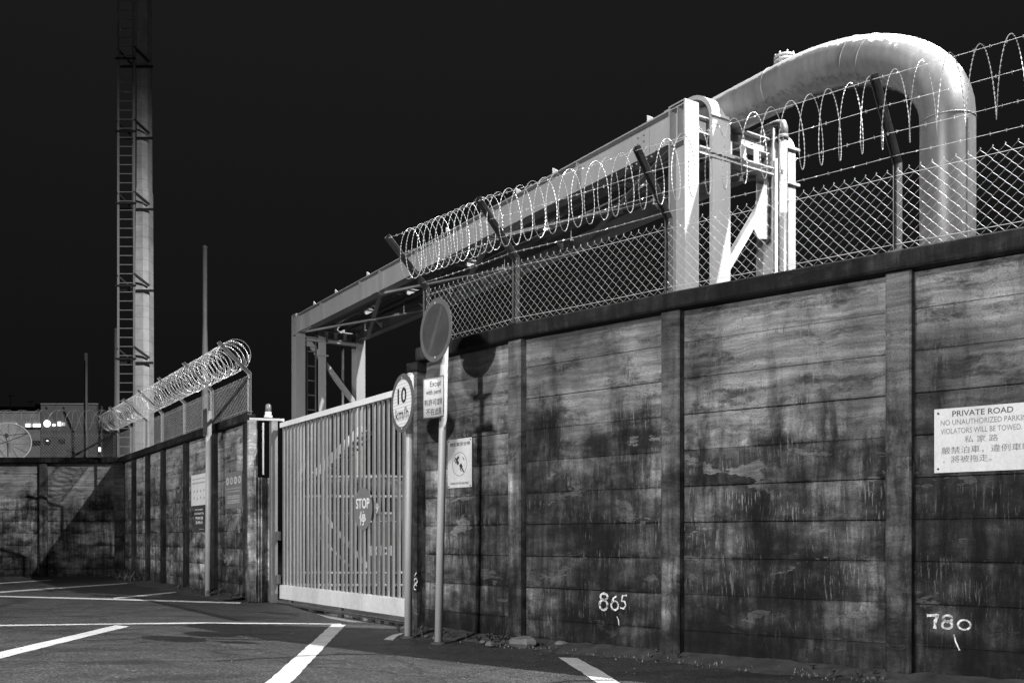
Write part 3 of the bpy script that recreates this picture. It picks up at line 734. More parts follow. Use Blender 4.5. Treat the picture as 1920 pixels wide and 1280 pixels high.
# narrow plate seen almost edge-on at the top of the far pole
pv = (AT(385, 792, b3.y-0.06)).xy; cP = V((pv[0], pv[1], 1+(HY-792)*b3.y/F)); rayd = V((cP.x, cP.y, 0)).normalized()
xe = (rayd*-0.97 + V((rayd.y*1, -rayd.x*1, 0))*0.24).normalized(); xe = V((-rayd.x*0.97+0.0+rayd.y*0.24, -rayd.y*0.97-rayd.x*0.24, 0)).normalized()
sn = thing('pole_sign', 'narrow plate seen nearly edge-on at the top of the tall pole', 'sign', tuple(cP))
mb = MB(); ne = V((xe.y, -xe.x, 0)); mb.box(cP - xe*0.14 - Z*0.235, xe*0.28, ne*0.006, Z*0.47); mb.build('rim', 'srim', sn)
mb = MB(); mb.box(cP - xe*0.12 - Z*0.21 + ne*0.0065, xe*0.24, ne*0.002, Z*0.42); mb.box(cP - xe*0.12 - Z*0.21 - ne*0.0027, xe*0.24, ne*0.002, Z*0.42); mb.build('plate', 'sgrey', sn)
mb = MB(); fe = lambda x, y: cP + xe*x + Z*y + ne*0.0098
for q in (-0.05, 0.05): mb.quad(fe(q-0.02, -0.17), fe(q+0.02, -0.17), fe(q+0.02, 0.15), fe(q-0.02, 0.15))
mb.build('arrow_mark', 'srim', sn)

# ------------------------------------------------------------------ signs on the walls
def wall_sign(name, a, b, x0p, x1p, z0, z1, off, label, face, rim=None, cat='sign'):
    """flat plate on the wall line a-b, between picture columns x0p and x1p"""
    d = (b-a).normalized(); n = V((d.y, -d.x, 0))
    o_ = a + n*off
    def hit(px):
        k = (px-CX)/F; t = (k*o_.y - o_.x)/(d.x - k*d.y); return o_ + d*t
    P, Q = hit(x0p), hit(x1p); L = (Q-P).length; c = (P+Q)/2 + Z*(z0+z1)/2; o = thing(name, label, cat, tuple(c))
    mb = MB(); mb.box(P+Z*z0, d*L, n*0.003, Z*(z1-z0)); mb.build('plate', face, o)
    return o, plane_fn(P + Z*z0, d, 0.0045), L, z1-z0
def dashes(mb, fn, x0, x1, y, h, n, fill=0.75):
    w = (x1-x0)/n
    for k in range(n):
        xa = x0+k*w; hh = h*random.uniform(0.75, 1.0)
        mb.quad(fn(xa, y), fn(xa+w*fill, y), fn(xa+w*fill, y+hh*0.28), fn(xa, y+hh*0.28)); mb.quad(fn(xa+w*0.15, y+hh*0.42), fn(xa+w*fill*0.9, y+hh*0.42), fn(xa+w*fill*0.9, y+hh*0.62), fn(xa+w*0.15, y+hh*0.62)); mb.quad(fn(xa, y+hh*0.74), fn(xa+w*fill, y+hh*0.74), fn(xa+w*fill, y+hh), fn(xa, y+hh))
# private road
dz = lambda y, d: 1+(HY-y)/d
ps, fn, L, H = wall_sign('private_road_sign', PW[3], PW[4], 1752, 1950, dz(885, 269.5), dz(764.5, 269.5), -0.074, 'white PRIVATE ROAD notice plate on the stained wall', 'swhite')
mb = MB(); letters(mb, 'PRIVATE ROAD', fn, L*0.18, L*0.76, H*0.865, H*0.955, 0.012); mb.build('lettering', 'ink', ps)
mb = MB(); letters(mb, 'NO UNAUTHORIZED PARKING', fn, L*0.065, L*0.93, H*0.735, H*0.82); letters(mb, 'VIOLATORS WILL BE TOWED.', fn, L*0.065, L*0.84, H*0.60, H*0.685)
letters(mb, '私 家 路', fn, L*0.30, L*0.62, H*0.45, H*0.555); letters(mb, '嚴禁泊車，違例車輛', fn, L*0.07, L*0.93, H*0.285, H*0.40); letters(mb, '．將被拖走。', fn, L*0.09, L*0.56, H*0.15, H*0.26)
mb.build('fine_lettering', 'inkfade', ps)
mb = MB()
for q in ((0.04, 0.93), (0.04, 0.06), (0.96, 0.93), (0.96, 0.06)): mb.disc(fn(L*q[0], H*q[1]), V((0,0,0))+out_normal(PW[3], PW[4]), (PW[4]-PW[3]).normalized(), 0.008, 0.004, 10)
mb.build('screw', 'ink', ps)
# seatbelt
ss, fn, L, H = wall_sign('seatbelt_sign', PW[0], PW[1], 840, 885, dz(912, 184), dz(819, 184), -0.074, 'white seatbelt notice on the wall behind the permit sign pole', 'swhite')
mb = MB(); letters(mb, '請扣緊安全帶', fn, L*0.10, L*0.93, H*0.85, H*0.93, 0.01); letters(mb, 'PLEASE FASTEN SEATBELT', fn, L*0.12, L*0.9, H*0.065, H*0.11, 0.012)
E2 = ell(L*0.5, H*0.48, L*0.30, L*0.30*1.02, 0, 360, 30); stroke(mb, fn, E2, 0.005)
def rr(cx, cy, w, h, ang):
    ca, sa = math.cos(R(ang)), math.sin(R(ang)); mb.quad(*[fn(L*cx+ (x*ca-y*sa), H*cy+(x*sa+y*ca)) for x, y in ((-w/2,-h/2),(w/2,-h/2),(w/2,h/2),(-w/2,h/2))])
for q in ((0.36, 0.57, 0.07, 0.020), (0.32, 0.535, 0.06, 0.012), (0.42, 0.60, 0.03, 0.06), (0.43, 0.52, 0.05, 0.028), (0.40, 0.50, 0.05, 0.012), (0.56, 0.44, 0.05, 0.045), (0.62, 0.37, 0.085, 0.020), (0.55, 0.36, 0.05, 0.012), (0.66, 0.585, 0.045, 0.012)): rr(q[0], q[1], q[2]*0.9, q[3]*0.9, -52)
mb.build('lettering', 'ink', ss)
mb = MB()
for q in ((0.05, 0.96), (0.95, 0.96), (0.05, 0.03), (0.95, 0.03)): mb.disc(fn(L*q[0], H*q[1]), out_normal(PW[0], PW[1]), (PW[1]-PW[0]).normalized(), 0.007, 0.004, 10)
mb.build('screw', 'ink', ss)
# notices on the receding wall
o4, fn, L, H = wall_sign('wall_notice', Y0[4], Y0[5], 359, 387, dz(946, 99.5), dz(887, 99.5), -0.074, 'white notice with small pictograms behind the tall pole', 'white')
mb = MB(); dashes(mb, fn, L*0.06, L*0.94, H*0.84, H*0.03, 22); dashes(mb, fn, L*0.08, L*0.92, H*0.70, H*0.05, 12)
for i in range(4):
    for j, yy in enumerate((0.42, 0.19)):
        x = L*(0.16+0.22*i); y = H*(yy+0.02*math.sin(i*3+j)); stroke(mb, fn, [(x, y), (x+L*0.05, y+H*0.05), (x+L*0.02, y+H*0.08), (x+L*0.07, y+H*0.03)], 0.014)
mb.build('lettering', 'inkfade', o4)
o5, fn, L, H = wall_sign('no_smoking_sign', Y0[4], Y0[5], 364, 384, dz(997, 98.5), dz(946.8, 98.5), -0.076, 'dark no smoking sign under the white pictogram notice', 'sgrey')
mb = MB(); letters(mb, 'No Smoking', fn, L*0.12, L*0.85, H*0.80, H*0.88, 0.02); letters(mb, 'And Naked Fire', fn, L*0.06, L*0.92, H*0.66, H*0.745, 0.02); letters(mb, '嚴禁吸煙', fn, L*0.15, L*0.85, H*0.46, H*0.58, 0.02); letters(mb, '及明火', fn, L*0.15, L*0.85, H*0.30, H*0.42, 0.02); dashes(mb, fn, L*0.5, L*0.95, H*0.1, H*0.02, 6); mb.build('lettering', 'white', o5)
o6, fn, L, H = wall_sign('safety_sign', Y0[5], Y0[6], 423, 454, dz(952, 110), dz(883, 110), -0.074, 'grey sign with four pale ovals beside the gate pillar', 'stop')
mb = MB()
for i in range(4):
    E2 = ell(L*(0.14+0.24*i), H*0.76, L*0.095, H*0.105, 0, 360, 18)[:-1]; b = len(mb.v); mb.v += [fn(*p) for p in E2]; mb.face(list(range(b, b+len(E2))))
dashes(mb, fn, L*0.05, L*0.95, H*0.53, H*0.035, 20); dashes(mb, fn, L*0.12, L*0.88, H*0.45, H*0.035, 16)
for yy in (0.27, 0.14): dashes(mb, fn, L*0.14, L*0.88, H*yy, H*0.10, 8)
mb.build('lettering', 'swhite', o6)
mb = MB()
for i in range(4): dashes(mb, lambda x, y, f_=fn: f_(x, y)+out_normal(Y0[5], Y0[6])*0.002, L*(0.10+0.24*i), L*(0.19+0.24*i), H*0.72, H*0.09, 2)
mb.build('symbol', 'sgrey', o6)
# gate signs
cS = None
def gate_hit(px, off):
    k = (px-CX)/F; o_ = ga+gn*off; t = (k*o_.y-o_.x)/(gd.x-k*gd.y); return o_ + gd*t
c = gate_hit(681, 0.05); dS = F/c.y; c = V((c.x, c.y, dz(953, dS)))
so = thing('stop_sign', 'round STOP sign fixed to the bars of the gate', 'sign', tuple(c))
mb = MB(); mb.disc(c, gn, gd, 0.275, 0.004, 48); mb.build('plate', 'stop', so)
fn = plane_fn(c, gd, 0.0055); mb = MB(); letters(mb, 'STOP', fn, -0.215, 0.20, 0.0, 0.135, 0.022); letters(mb, '停', fn, -0.11, 0.09, -0.215, -0.03, 0.012); mb.build('lettering', 'white', so)
c = gate_hit(708, 0.05); dS = F/c.y; c = V((c.x, c.y, dz(952, dS)))
s7 = thing('number_plate', 'tiny grey plate with a 7 beside the STOP sign', 'sign', tuple(c))
mb = MB(); mb.box(c - gd*0.075 - Z*0.072, gd*0.15, gn*0.003, Z*0.144); mb.build('plate', 'stop', s7)
fn = plane_fn(c, gd, 0.0045); mb = MB(); letters(mb, '7', fn, -0.03, 0.025, -0.06, 0.0, 0.02); dashes(mb, fn, -0.06, 0.055, 0.005, 0.02, 6); dashes(mb, fn, -0.04, 0.04, 0.035, 0.018, 2); mb.build('lettering', 'white', s7)

# chalked numbers (paint on the wall, part of the stained wall)
def wall_fn(a, b, px, z, off=-0.0765):
    d = (b-a).normalized(); n = V((d.y, -d.x, 0)); o_ = a+n*off; k = (px-CX)/F; t = (k*o_.y-o_.x)/(d.x-k*d.y)
    P = o_+d*t+Z*z; return lambda x, y: P + d*x + Z*y
f8 = wall_fn(PW[1], PW[2], 1123, dz(1144, 214)); k = 1/178.0
mb = MB(); q = lambda L_: [(x*k, y*k) for x, y in L_]
stroke(mb, f8, q(ell(10, 20, 7, 5)), 0.020); stroke(mb, f8, q(ell(9, 7, 8, 8)), 0.020)
stroke(mb, f8, q([(34, 22), (28, 18), (25, 10)]), 0.016); stroke(mb, f8, q(ell(31, 7, 7, 7)), 0.016)
stroke(mb, f8, q([(54, 24), (46, 23), (44, 15), (50, 14), (52, 8), (48, 3), (41, 4)]), 0.014); stroke(mb, f8, q([(35, -10), (38, -15), (39, -24)]), 0.009)
f7 = wall_fn(PW[3], PW[4], 1738, dz(1175, 262)); k = 1/268.0
stroke(mb, f7, q([(0, 24), (12, 25), (20, 26), (15, 14), (14, 0)]), 0.020); stroke(mb, f7, q(ell(37, 20, 8, 6)), 0.016); stroke(mb, f7, q(ell(36, 8, 9, 7)), 0.016); stroke(mb, f7, q(ell(66, 10, 11, 9)), 0.013)
stroke(mb, f7, q([(48, -9), (51, -22), (58, -38)]), 0.010)
f3_ = wall_fn(PW[0]-dd*0.2, PW[0], 776, dz(1102, 174), 0.052); k = 1/150.0
stroke(mb, f3_, q([(2, 20), (8, 27)]), 0.014); stroke(mb, f3_, q(ell(5, 12, 4, 4)), 0.013); stroke(mb, f3_, q(ell(4, 2, 4, 4, 20, 300)), 0.013)
mb.build('chalk_number', 'chalk', w1)

# ------------------------------------------------------------------ steel gantry behind the wall
gu = V((0.545, -0.838, 0)).normalized(); gv = V((-gu.y, gu.x, 0)); G0 = V((2.166, 12.03, 0)); GT = 6.5; GLn = 13.67
def g3(a, b, z): return G0 + gu*a + gv*b + Z*z
gan = thing('steel_gantry', 'pale steel gantry spanning from behind the gate to the big elbow pipe', 'gantry', tuple(G0))
def hcol(a, b, w, dpt, z0, z1, web_along_u=True):
    mb = MB(); t = 0.022
    mb.box(g3(a-t, b, z0), gu*t, gv*w, Z*(z1-z0)); mb.box(g3(a-dpt, b, z0), gu*t, gv*w, Z*(z1-z0))
    mb.box(g3(a-dpt+t, b+w/2-0.008, z0), gu*(dpt-2*t), gv*0.016, Z*(z1-z0))
    mb.build('column', 'steel', gan)
    for z in (GT-0.02, GT-0.47): mb = MB(); mb.box(g3(a-dpt+t+0.001, b+0.01, z-0.015), gu*(dpt-2*t-0.002), gv*(w/2-0.019), Z*0.015); mb.build('stiffener', 'steel', gan)
    mb = MB(); mb.box(g3(a-dpt/2-0.006, b+0.012, GT-0.466), gu*0.012, gv*(w/2-0.021), Z*0.43); mb.build('stiffener', 'steel', gan)
    mb = MB(); mb.box(g3(a-dpt+0.0, b+0.0, z1+0.001), gu*dpt, gv*w, Z*0.018); mb.build('cap_plate', 'steel', gan)
for aa_ in (0.0, -GLn):
    hcol(aa_, 0.0, 0.24, 0.30, 0, GT); hcol(aa_, 1.60, 0.24, 0.30, 0, GT)
def ibeam(name, p, q, w, h, tw=0.012, tf=0.018, mat='steel', par=None):
    """top-centre line p->q"""
    p, q = V(p), V(q); d = (q-p).normalized(); s_ = d.cross(Z).normalized(); mb = MB(); L = q-p
    mb.box(p - s_*w/2 - Z*tf, s_*w, L, Z*tf); mb.box(p - s_*w/2 - Z*h, s_*w, L, Z*tf); mb.box(p - s_*tw/2 - Z*(h-tf), s_*tw, L, Z*(h-2*tf))
    return mb.build(name, mat, par or gan)
for b_ in (0.12, 1.72):
    ibeam('main_beam', g3(-0.302, b_, GT-0.003), g3(-GLn+0.002, b_, GT-0.003), 0.20, 0.45)
NP = 3; span = (GLn-0.60)/NP
for k in range(NP+1):
    a = -0.30 - span*k
    if 0 < k < NP:
        for bw in (0.12, 1.72):
            for s_ in (-1, 1):
                mb = MB(); mb.box(g3(a-0.006, bw+(0.0065 if s_ > 0 else -0.0925), GT-0.43), gu*0.012, gv*0.086, Z*0.405); mb.build('stiffener', 'steel', gan)
    if k < NP:
        a2 = a - span
        for (ba, bb) in ((0.12, 1.72), (1.72, 0.12)):
            mb = MB(); zz = GT-0.475 if ba < 1 else GT-0.505
            mb.bar(g3(a-0.1, ba, zz), g3(a2+0.1, bb, zz), 0.085, 0.012); mb.bar(g3(a-0.1, ba, zz+0.030), g3(a2+0.1, bb, zz+0.030), 0.010, 0.045)
            mb.build('bracing_bar', 'steel', gan)
        for bb in (0.12, 1.72):
            mb = MB(); i0 = 0; mb.prism([g3(a-0.24, bb-0.14, GT-0.468), g3(a+0.0, bb-0.14, GT-0.468), g3(a+0.0, bb+0.14, GT-0.468), g3(a-0.24, bb+0.14, GT-0.468), g3(a-0.34, bb, GT-0.468)], Z*0.010); mb.build('gusset_plate', 'steel', gan)
        mb = MB(); mb.prism([g3((a+a2)/2-0.14, 0.92, GT-0.53), g3((a+a2)/2, 0.78, GT-0.53), g3((a+a2)/2+0.14, 0.92, GT-0.53), g3((a+a2)/2, 1.06, GT-0.53)], Z*0.010); mb.build('gusset_plate', 'steel', gan)
for a in (-2.3, -4.8, -7.4, -10.0, -12.2):
    ibeam('cross_beam', g3(a, 0.225, GT-0.02), g3(a, 1.615, GT-0.02), 0.13, 0.14)
    mb = MB(); mb.prism([g3(a, 1.612, GT-0.17), g3(a, 1.28, GT-0.17), g3(a, 1.612, GT-0.42)], gu*0.012); mb.build('bracket', 'white', gan)
    for bw in (0.12, 1.72):
        for s_ in (-1, 1):
            mb = MB(); mb.box(g3(a-0.006, bw+(0.0065 if s_ > 0 else -0.0925), GT-0.43), gu*0.012, gv*0.086, Z*0.405); mb.build('stiffener', 'steel', gan)
# splice plates with bolts
for a in (-0.95, -GLn+0.55):
    mb = MB(); mb.box(g3(a-0.16, 0.12-0.0155, GT-0.40), gu*0.32, -gv*0.010+gv*0.0, Z*0.34) if False else mb.box(g3(a-0.16, 0.1035, GT-0.40), gu*0.32, gv*0.010, Z*0.34); mb.build('splice_plate', 'steel', gan)
    mb = MB()
    for i in range(2):
        for j in range(4): p = g3(a-0.06+0.12*i, 0.1035, GT-0.36+0.085*j); mb.tube([p, p-gv*0.022], 0.014, 6, smooth=False)
    for i in range(6): p = g3(a-0.25+0.1*i, 0.16, GT); mb.tube([p, p+Z*0.03], 0.016, 6, smooth=False); p = g3(a-0.25+0.1*i, 0.07, GT-0.475); mb.tube([p, p+Z*0.02], 0.016, 6, smooth=False)
    mb.build('bolt', 'steel', gan)
# small triangular tabs on the top flange
for a in (-0.75, -2.9, -3.9, -6.2, -8.0, -9.6, -11.3, -12.6):
    mb = MB(); mb.prism([g3(a, 0.03, GT), g3(a+0.14, 0.03, GT), g3(a, 0.03, GT+0.09)], gv*0.03); mb.build('lug', 'white', gan)
# cross members of the two portals
for aa_ in (0.0, -GLn):
    ibeam('portal_beam', g3(aa_-0.13, 0.242, GT-0.10), g3(aa_-0.13, 1.598, GT-0.10), 0.16, 0.22)
    ibeam('portal_beam', g3(aa_-0.05, 0.242, GT-0.52), g3(aa_-0.05, 1.598, GT-0.52), 0.14, 0.10)
    for q in (0.75, 1.0, 1.25): 
        mb = MB(); mb.box(g3(aa_-0.02, q, GT-0.50), gu*0.012, gv*0.09, Z*0.16); mb.build('cleat', 'white', gan)
mb = MB(); mb.bar(g3(-0.12, 1.60, 5.62), g3(-0.12, 0.26, 3.75), 0.11, 0.09, gu); mb.build('knee_brace', 'steel', gan)
mb = MB(); mb.prism([g3(-0.10, 1.598, 5.95), g3(-0.10, 1.598, 5.05), g3(-0.10, 1.42, 5.02), g3(-0.10, 1.27, 5.20), g3(-0.10, 1.44, 5.58)], gu*0.016); mb.build('gusset_plate', 'steel', gan)
mb = MB(); mb.bar(g3(-GLn-0.12, 0.26, 6.0), g3(-GLn-0.12, 1.60, 4.45), 0.12, 0.10, gu); mb.build('knee_brace', 'steel', gan)
mb = MB(); mb.prism([g3(-GLn-0.05, 0.242, 6.05), g3(-GLn-0.05, 0.242, 5.75), g3(-GLn-0.05, 0.55, 5.75)], gu*0.016); mb.build('gusset_plate', 'steel', gan)
# curved duct covers running down the portals
def duct(a0, sgn, b0, b1, ztop, rad, zbot=0.0, back=0.5, side=0.055):
    outer = [g3(a0-sgn*(rad+back), 0, ztop)]
    arc = [(a0-sgn*rad+sgn*rad*math.sin(R(t)), ztop-rad+rad*math.cos(R(t))) for t in range(0, 91, 9)]
    path = [(a0-sgn*(rad+back), ztop)] + arc + [(a0, ztop-rad-0.01), (a0, zbot)]
    inner = [(a0-sgn*(rad+back), ztop-side)] + [(a0-sgn*rad+sgn*(rad-side)*math.sin(R(t)), ztop-rad+(rad-side)*math.cos(R(t))) for t in range(0, 91, 9)] + [(a0-sgn*side, ztop-rad-0.01), (a0-sgn*side, zbot)]
    mb = MB(); m = len(path); b = 0
    for (pa, pz), (ia, iz) in zip(path, inner):
        mb.v += [g3(pa, b0, pz), g3(pa, b1, pz), g3(ia, b1, iz), g3(ia, b0, iz)]
    for k in range(m-1):
        for j in range(4): mb.face((k*4+j, k*4+(j+1)%4, k*4+4+(j+1)%4, k*4+4+j), None, False)
    mb.face((0,1,2,3)[::-1]); mb.face((m*4-4, m*4-3, m*4-2, m*4-1))
    mb.build('duct_cover', 'steel', gan)
    for zz in (ztop-rad+0.02, ztop-rad-0.46):
        mb = MB(); mb.box(g3(a0+0.001, b0-0.05, zz), gu*0.034, gv*(b1-b0+0.1), Z*0.035); mb.build('clamp_strap', 'steel', gan)
duct(0.0, 1, 0.48, 0.80, 6.81, 0.42)
duct(0.0, 1, 1.90, 2.05, 6.62, 0.34, back=0.3)
duct(-GLn, 1, 0.60, 0.78, 6.35, 0.35, back=-0.2)
# vertical cable rack beside the far column
mb = MB()
for b_ in (0.30, 0.52): mb.box(g3(-GLn-0.08, b_, 3.0), gu*0.02, gv*0.03, Z*3.2)
for j in range(9): mb.box(g3(-GLn-0.085, 0.331, 3.1+0.36*j), gu*0.03, gv*0.188, Z*0.03)
mb.build('cable_rack', 'steeldark', gan)
# trays under the pipe
for (b0, b1, z) in ((0.32, 0.60, GT-0.30), (1.28, 1.55, GT-0.30)):
    mb = MB(); mb.box(g3(-GLn, b0, z), gu*(GLn-0.5), gv*(b1-b0), Z*0.008); mb.box(g3(-GLn, b0, z+0.009), gu*(GLn-0.2), gv*0.006, Z*0.10); mb.box(g3(-GLn, b1-0.006, z+0.009), gu*(GLn-0.2), gv*0.006, Z*0.10); mb.build('cable_tray', 'steeldark', gan)
for b_, z, r_ in ((0.70, GT-0.24, 0.045), (1.15, GT-0.24, 0.05)):
    mb = MB(); mb.cyl(g3(-GLn, b_, z), g3(-0.3, b_, z), r_, 10); mb.build('small_pipe', 'steeldark', gan)
for k in range(6):
    mb = MB(); p = g3(-1.6-2*k, 0.9, GT-0.45); mb.cyl(p, p-Z*0.22, 0.006, 6); mb.box(p-Z*0.23-gv*0.02, gv*0.05, gu*0.04, Z*0.012); mb.build('hanger_rod', 'white', gan)
mb = MB(); p = AT(643, 760, 24.6); mb.cyl((p.x, p.y, 2.5), (p.x, p.y, 6.0), 0.035, 10); mb.build('conduit', 'galv', gan)
# thin vertical pipes with a bent top at the far side of the near portal
vp = thing('capped_pipe', 'slim vertical pipe with an elbow top on the gantry end beside the tall duct', 'pipe', tuple(g3(0.06, 1.72, 0)))
mb = MB(); mb.tube([g3(0.07, 1.72, 0), g3(0.07, 1.72, 6.47)], 0.055, 14); mb.build('shaft', 'pipe', vp)
mb = MB(); mb.tube([g3(0.07, 1.72, 6.40), g3(0.07, 1.72, 6.52), g3(0.05, 1.72, 6.575), g3(-0.02, 1.72, 6.60), g3(-0.5, 1.72, 6.60)], 0.066, 14); mb.tube([g3(0.07, 1.72, 6.36), g3(0.07, 1.72, 6.42)], 0.074, 14); mb.build('elbow', 'pipe', vp)
mb = MB(); mb.tube([g3(0.03, 1.63, 0), g3(0.03, 1.63, 6.1)], 0.02, 8); mb.build('conduit', 'white', vp)

# ------------------------------------------------------------------ the big elbow pipe
bp = thing('elbow_pipe', 'large pale pipe leaving the gantry and bending down behind the wall', 'pipe', tuple(g3(2.95, 0.95, 0)))
PR = 0.272; zc = 6.62; pts = [(-GLn-1, zc), (-6, zc), (-2, zc), (0.5, zc)]
aS, aE, zE = 0.80, 2.95, 5.40
for t in range(0, 91, 6):
    s_ = math.sin(R(t)); c_ = math.cos(R(t)); pts.append((aS+(aE-aS)*s_, zE+(zc-zE)*c_))
pts += [(aE, zE-0.08), (aE, 0.0)]
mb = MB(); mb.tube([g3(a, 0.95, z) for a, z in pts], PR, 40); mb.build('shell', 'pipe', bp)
def ring(a, z, da, dz_, ex=0.006, ln=0.02):
    d = V((0,0,0)) + gu*da + Z*dz_; d.normalize(); p = g3(a, 0.95, z); q = MB(); q.tube([p-d*ln/2, p-d*ln*0.25, p+d*ln*0.25, p+d*ln/2], [PR+0.0008, PR+ex, PR+ex, PR+0.0008], 40, cap=False); q.build('weld_seam', 'pipe', bp)
ring(0.62, zc, 1, 0)
for t in (28, 35): ring(aS+(aE-aS)*math.sin(R(t)), zE+(zc-zE)*math.cos(R(t)), (aE-aS)*math.cos(R(t)), -(zc-zE)*math.sin(R(t)))
ring(aE, zE-0.03, 0, -1)
mb = MB(); mb.box(g3(aE+PR-0.03, 0.95-0.006-0.07, 0.0), gu*0.036, gv*0.010, Z*(zE-0.1)); mb.build('seam_strip', 'pipe', bp)
p = g3(0.62, 1.12, zc+0.17)
mb = MB(); mb.cyl(p, p+Z*0.30, 0.10, 20); mb.cyl(p+Z*0.21, p+Z*0.245, 0.135, 20); mb.cyl(p+Z*0.255, p+Z*0.29, 0.135, 20)
for j in range(8): q_ = p+V((math.cos(j*0.785)*0.118, math.sin(j*0.785)*0.118, 0.18)); mb.cyl(q_, q_+Z*0.14, 0.012, 6)
mb.build('flanged_stub', 'steel', bp)
# dirt stains of old lettering along the underside are left to the paint

# ------------------------------------------------------------------ plant seen through the gate
def yard_pt(px, py, Y): return AT(px, py, Y)
st = thing('steel_stair', 'bright railed metal stair seen through the gate bars', 'stair', (-4.0, 19, 0))
for q_ in (19, 19.8): mb = MB(); mb.bar(yard_pt(590, 890, q_), yard_pt(680, 800, q_), 0.03, 0.14); mb.build('stringer', 'white', st)
for j in range(9): p = yard_pt(592+10*j, 888-10*j, 19); mb = MB(); mb.box(p, (0.22,0,0), (0,0.8,0), (0,0,0.02)); mb.build('tread', 'steel', st)
mb = MB(); mb.bar(yard_pt(598, 955, 18.4), yard_pt(690, 1062, 18.4), 0.04, 0.08); mb.build('handrail', 'white', st)
mb = MB(); mb.bar(yard_pt(598, 1005, 18.5), yard_pt(670, 1075, 18.5), 0.03, 0.04); mb.build('handrail', 'white', st)
for px in (575, 592, 640, 681): p = yard_pt(px, 1000, 19.3); mb = MB(); mb.cyl((p.x, p.y, 0), (p.x, p.y, 2.2), 0.03, 8); mb.build('post', 'steel', st)
rl = thing('yard_railing', 'pale horizontal railing low behind the gate bars', 'railing', (-4, 17.8, 0))
for y_, Y in ((893, 18.2), (930, 17.6), (1073, 17.4), (1096, 17.2)):
    mb = MB(); mb.cyl(yard_pt(545, y_, Y), yard_pt(775, y_, Y), 0.022, 8); mb.build('rail', 'white', rl)
for px in (560, 610, 660, 712, 760):
    p = yard_pt(px, 1000, 17.9); mb = MB(); mb.cyl((p.x, p.y, 0), (p.x, p.y, 2.25), 0.025, 8); mb.build('upright', 'steel', rl)
yp = thing('yard_pipe', 'thick grey pipe with a rounded elbow behind the gate', 'pipe', (-3, 18.8, 0))
mb = MB(); P_ = [yard_pt(560, 918, 19.5), yard_pt(640, 912, 19), yard_pt(700, 905, 18.6)]
for t in range(0, 91, 15): P_.append(yard_pt(725, 905, 18.4) + V((0.28*math.sin(R(t)), 0, -0.28+0.28*math.cos(R(t)))))
P_.append(V((P_[-1].x, P_[-1].y, 0.0))); mb.tube(P_, 0.17, 18); mb.build('shell', 'pipe', yp)
for j, px in enumerate((700, 716, 732)):
    p = yard_pt(px, 1000, 16.6); v_ = thing('yard_valve', ['small valve post behind the STOP sign', 'small valve post just past the STOP sign', 'small valve post by the speed limit sign'][j], 'valve', (p.x, p.y, 0), 'valves behind the gate')
    mb = MB(); mb.cyl((p.x, p.y, 0), (p.x, p.y, 1.3), 0.035, 8); mb.build('stem', 'steeldark', v_)
    mb = MB(); mb.tube([(p.x-0.11, p.y, 1.3), (p.x+0.11, p.y, 1.3)], 0.02, 8); mb.build('handle', 'galv', v_)
    mb = MB(); mb.cyl((p.x, p.y-0.06, 0.8), (p.x, p.y+0.06, 0.8), 0.09, 12); mb.build('flange', 'galv', v_)
tk = thing('yard_tank', 'dark low tank block behind the railing and the gate', 'tank', (-5.2, 21.5, 0))
mb = MB(); p = yard_pt(560, 1000, 21.5); mb.box((p.x, 21.5, 0), (2.6,0,0), (0,1.6,0), (0,0,1.55)); mb.build('body', 'steeldark', tk)
mb = MB(); mb.box((p.x-0.05, 21.45, 1.551), (2.7,0,0), (0,1.7,0), (0,0,0.05)); mb.build('lid', 'steel', tk)

# ------------------------------------------------------------------ tower with ladder
TY = 30.0; k_ = TY/F
tw = thing('ladder_tower', 'very tall panelled tower with a caged ladder rail at its side', 'tower', ((266-CX)*k_, TY, 0))
def tx(px): return (px-CX)*k_
def tz(py): return 1+(HY-py)*k_
mb = MB(); secs = [(0.0, 247.5, 278), (tz(545), 248.5, 277), (tz(540), 250, 276.5), (tz(355), 251.5, 276), (tz(350), 252.5, 274.5), (19.6, 254, 273)]
for j in range(len(secs)-1):
    z0, a0, b0 = secs[j]; z1, a1, b1_ = secs[j+1]
    i = len(mb.v); dp = 0.5
    for z, a, b in ((z0, a0, b0), (z1, a1, b1_)):
        e0, e1 = tx(a), tx(b); c_ = 0.14
        mb.v += [V((e0, TY+0.12, z)), V((e0+0.06, TY, z)), V((e1-c_, TY, z)), V((e1, TY+0.10, z)), V((e1, TY+dp, z)), V((e0, TY+dp, z))]
    for q in range(6): mb.face((i+q, i+(q+1)%6, i+6+(q+1)%6, i+6+q))
mb.build('shaft', 'tower', tw)
mb = MB(); lad = [232, 260]
xl, xr = tx(230), tx(259.5)
mb.box((xl, TY-0.42, 2.8), (0.05,0,0), (0,0.05,0), (0,0,17)); mb.box((xr, TY-0.42, 2.8), (0.05,0,0), (0,0.05,0), (0,0,17)); z = 3.0
while z < 19.6: mb.box((xl+0.051, TY-0.40, z), (xr-xl-0.052,0,0), (0,0.02,0), (0,0,0.022)); z += 0.28
mb.build('ladder', 'mast', tw)
for py in (122, 256, 389, 541, 676):
    z = tz(py); mb = MB()
    mb.bar((xl, TY-0.42, z+0.3), (xl+0.3, TY-0.05, z), 0.05, 0.05); mb.bar((xr+0.02, TY-0.42, z+0.35), (xr+0.35, TY-0.03, z+0.08), 0.07, 0.06)
    mb.bar((xl-0.05, TY-0.44, z-0.02), (xr+0.1, TY-0.44, z-0.02), 0.04, 0.05); mb.bar((xl-0.05, TY-0.06, z-0.08), (tx(286)+0.04, TY-0.06, z-0.08), 0.05, 0.07); mb.build('stand_off', 'dark', tw)
mb = MB(); mb.box((tx(243), TY+0.2, 2), (0.03,0,0), (0,0.03,0), (0,0,17.5)); mb.build('cable', 'mast', tw)

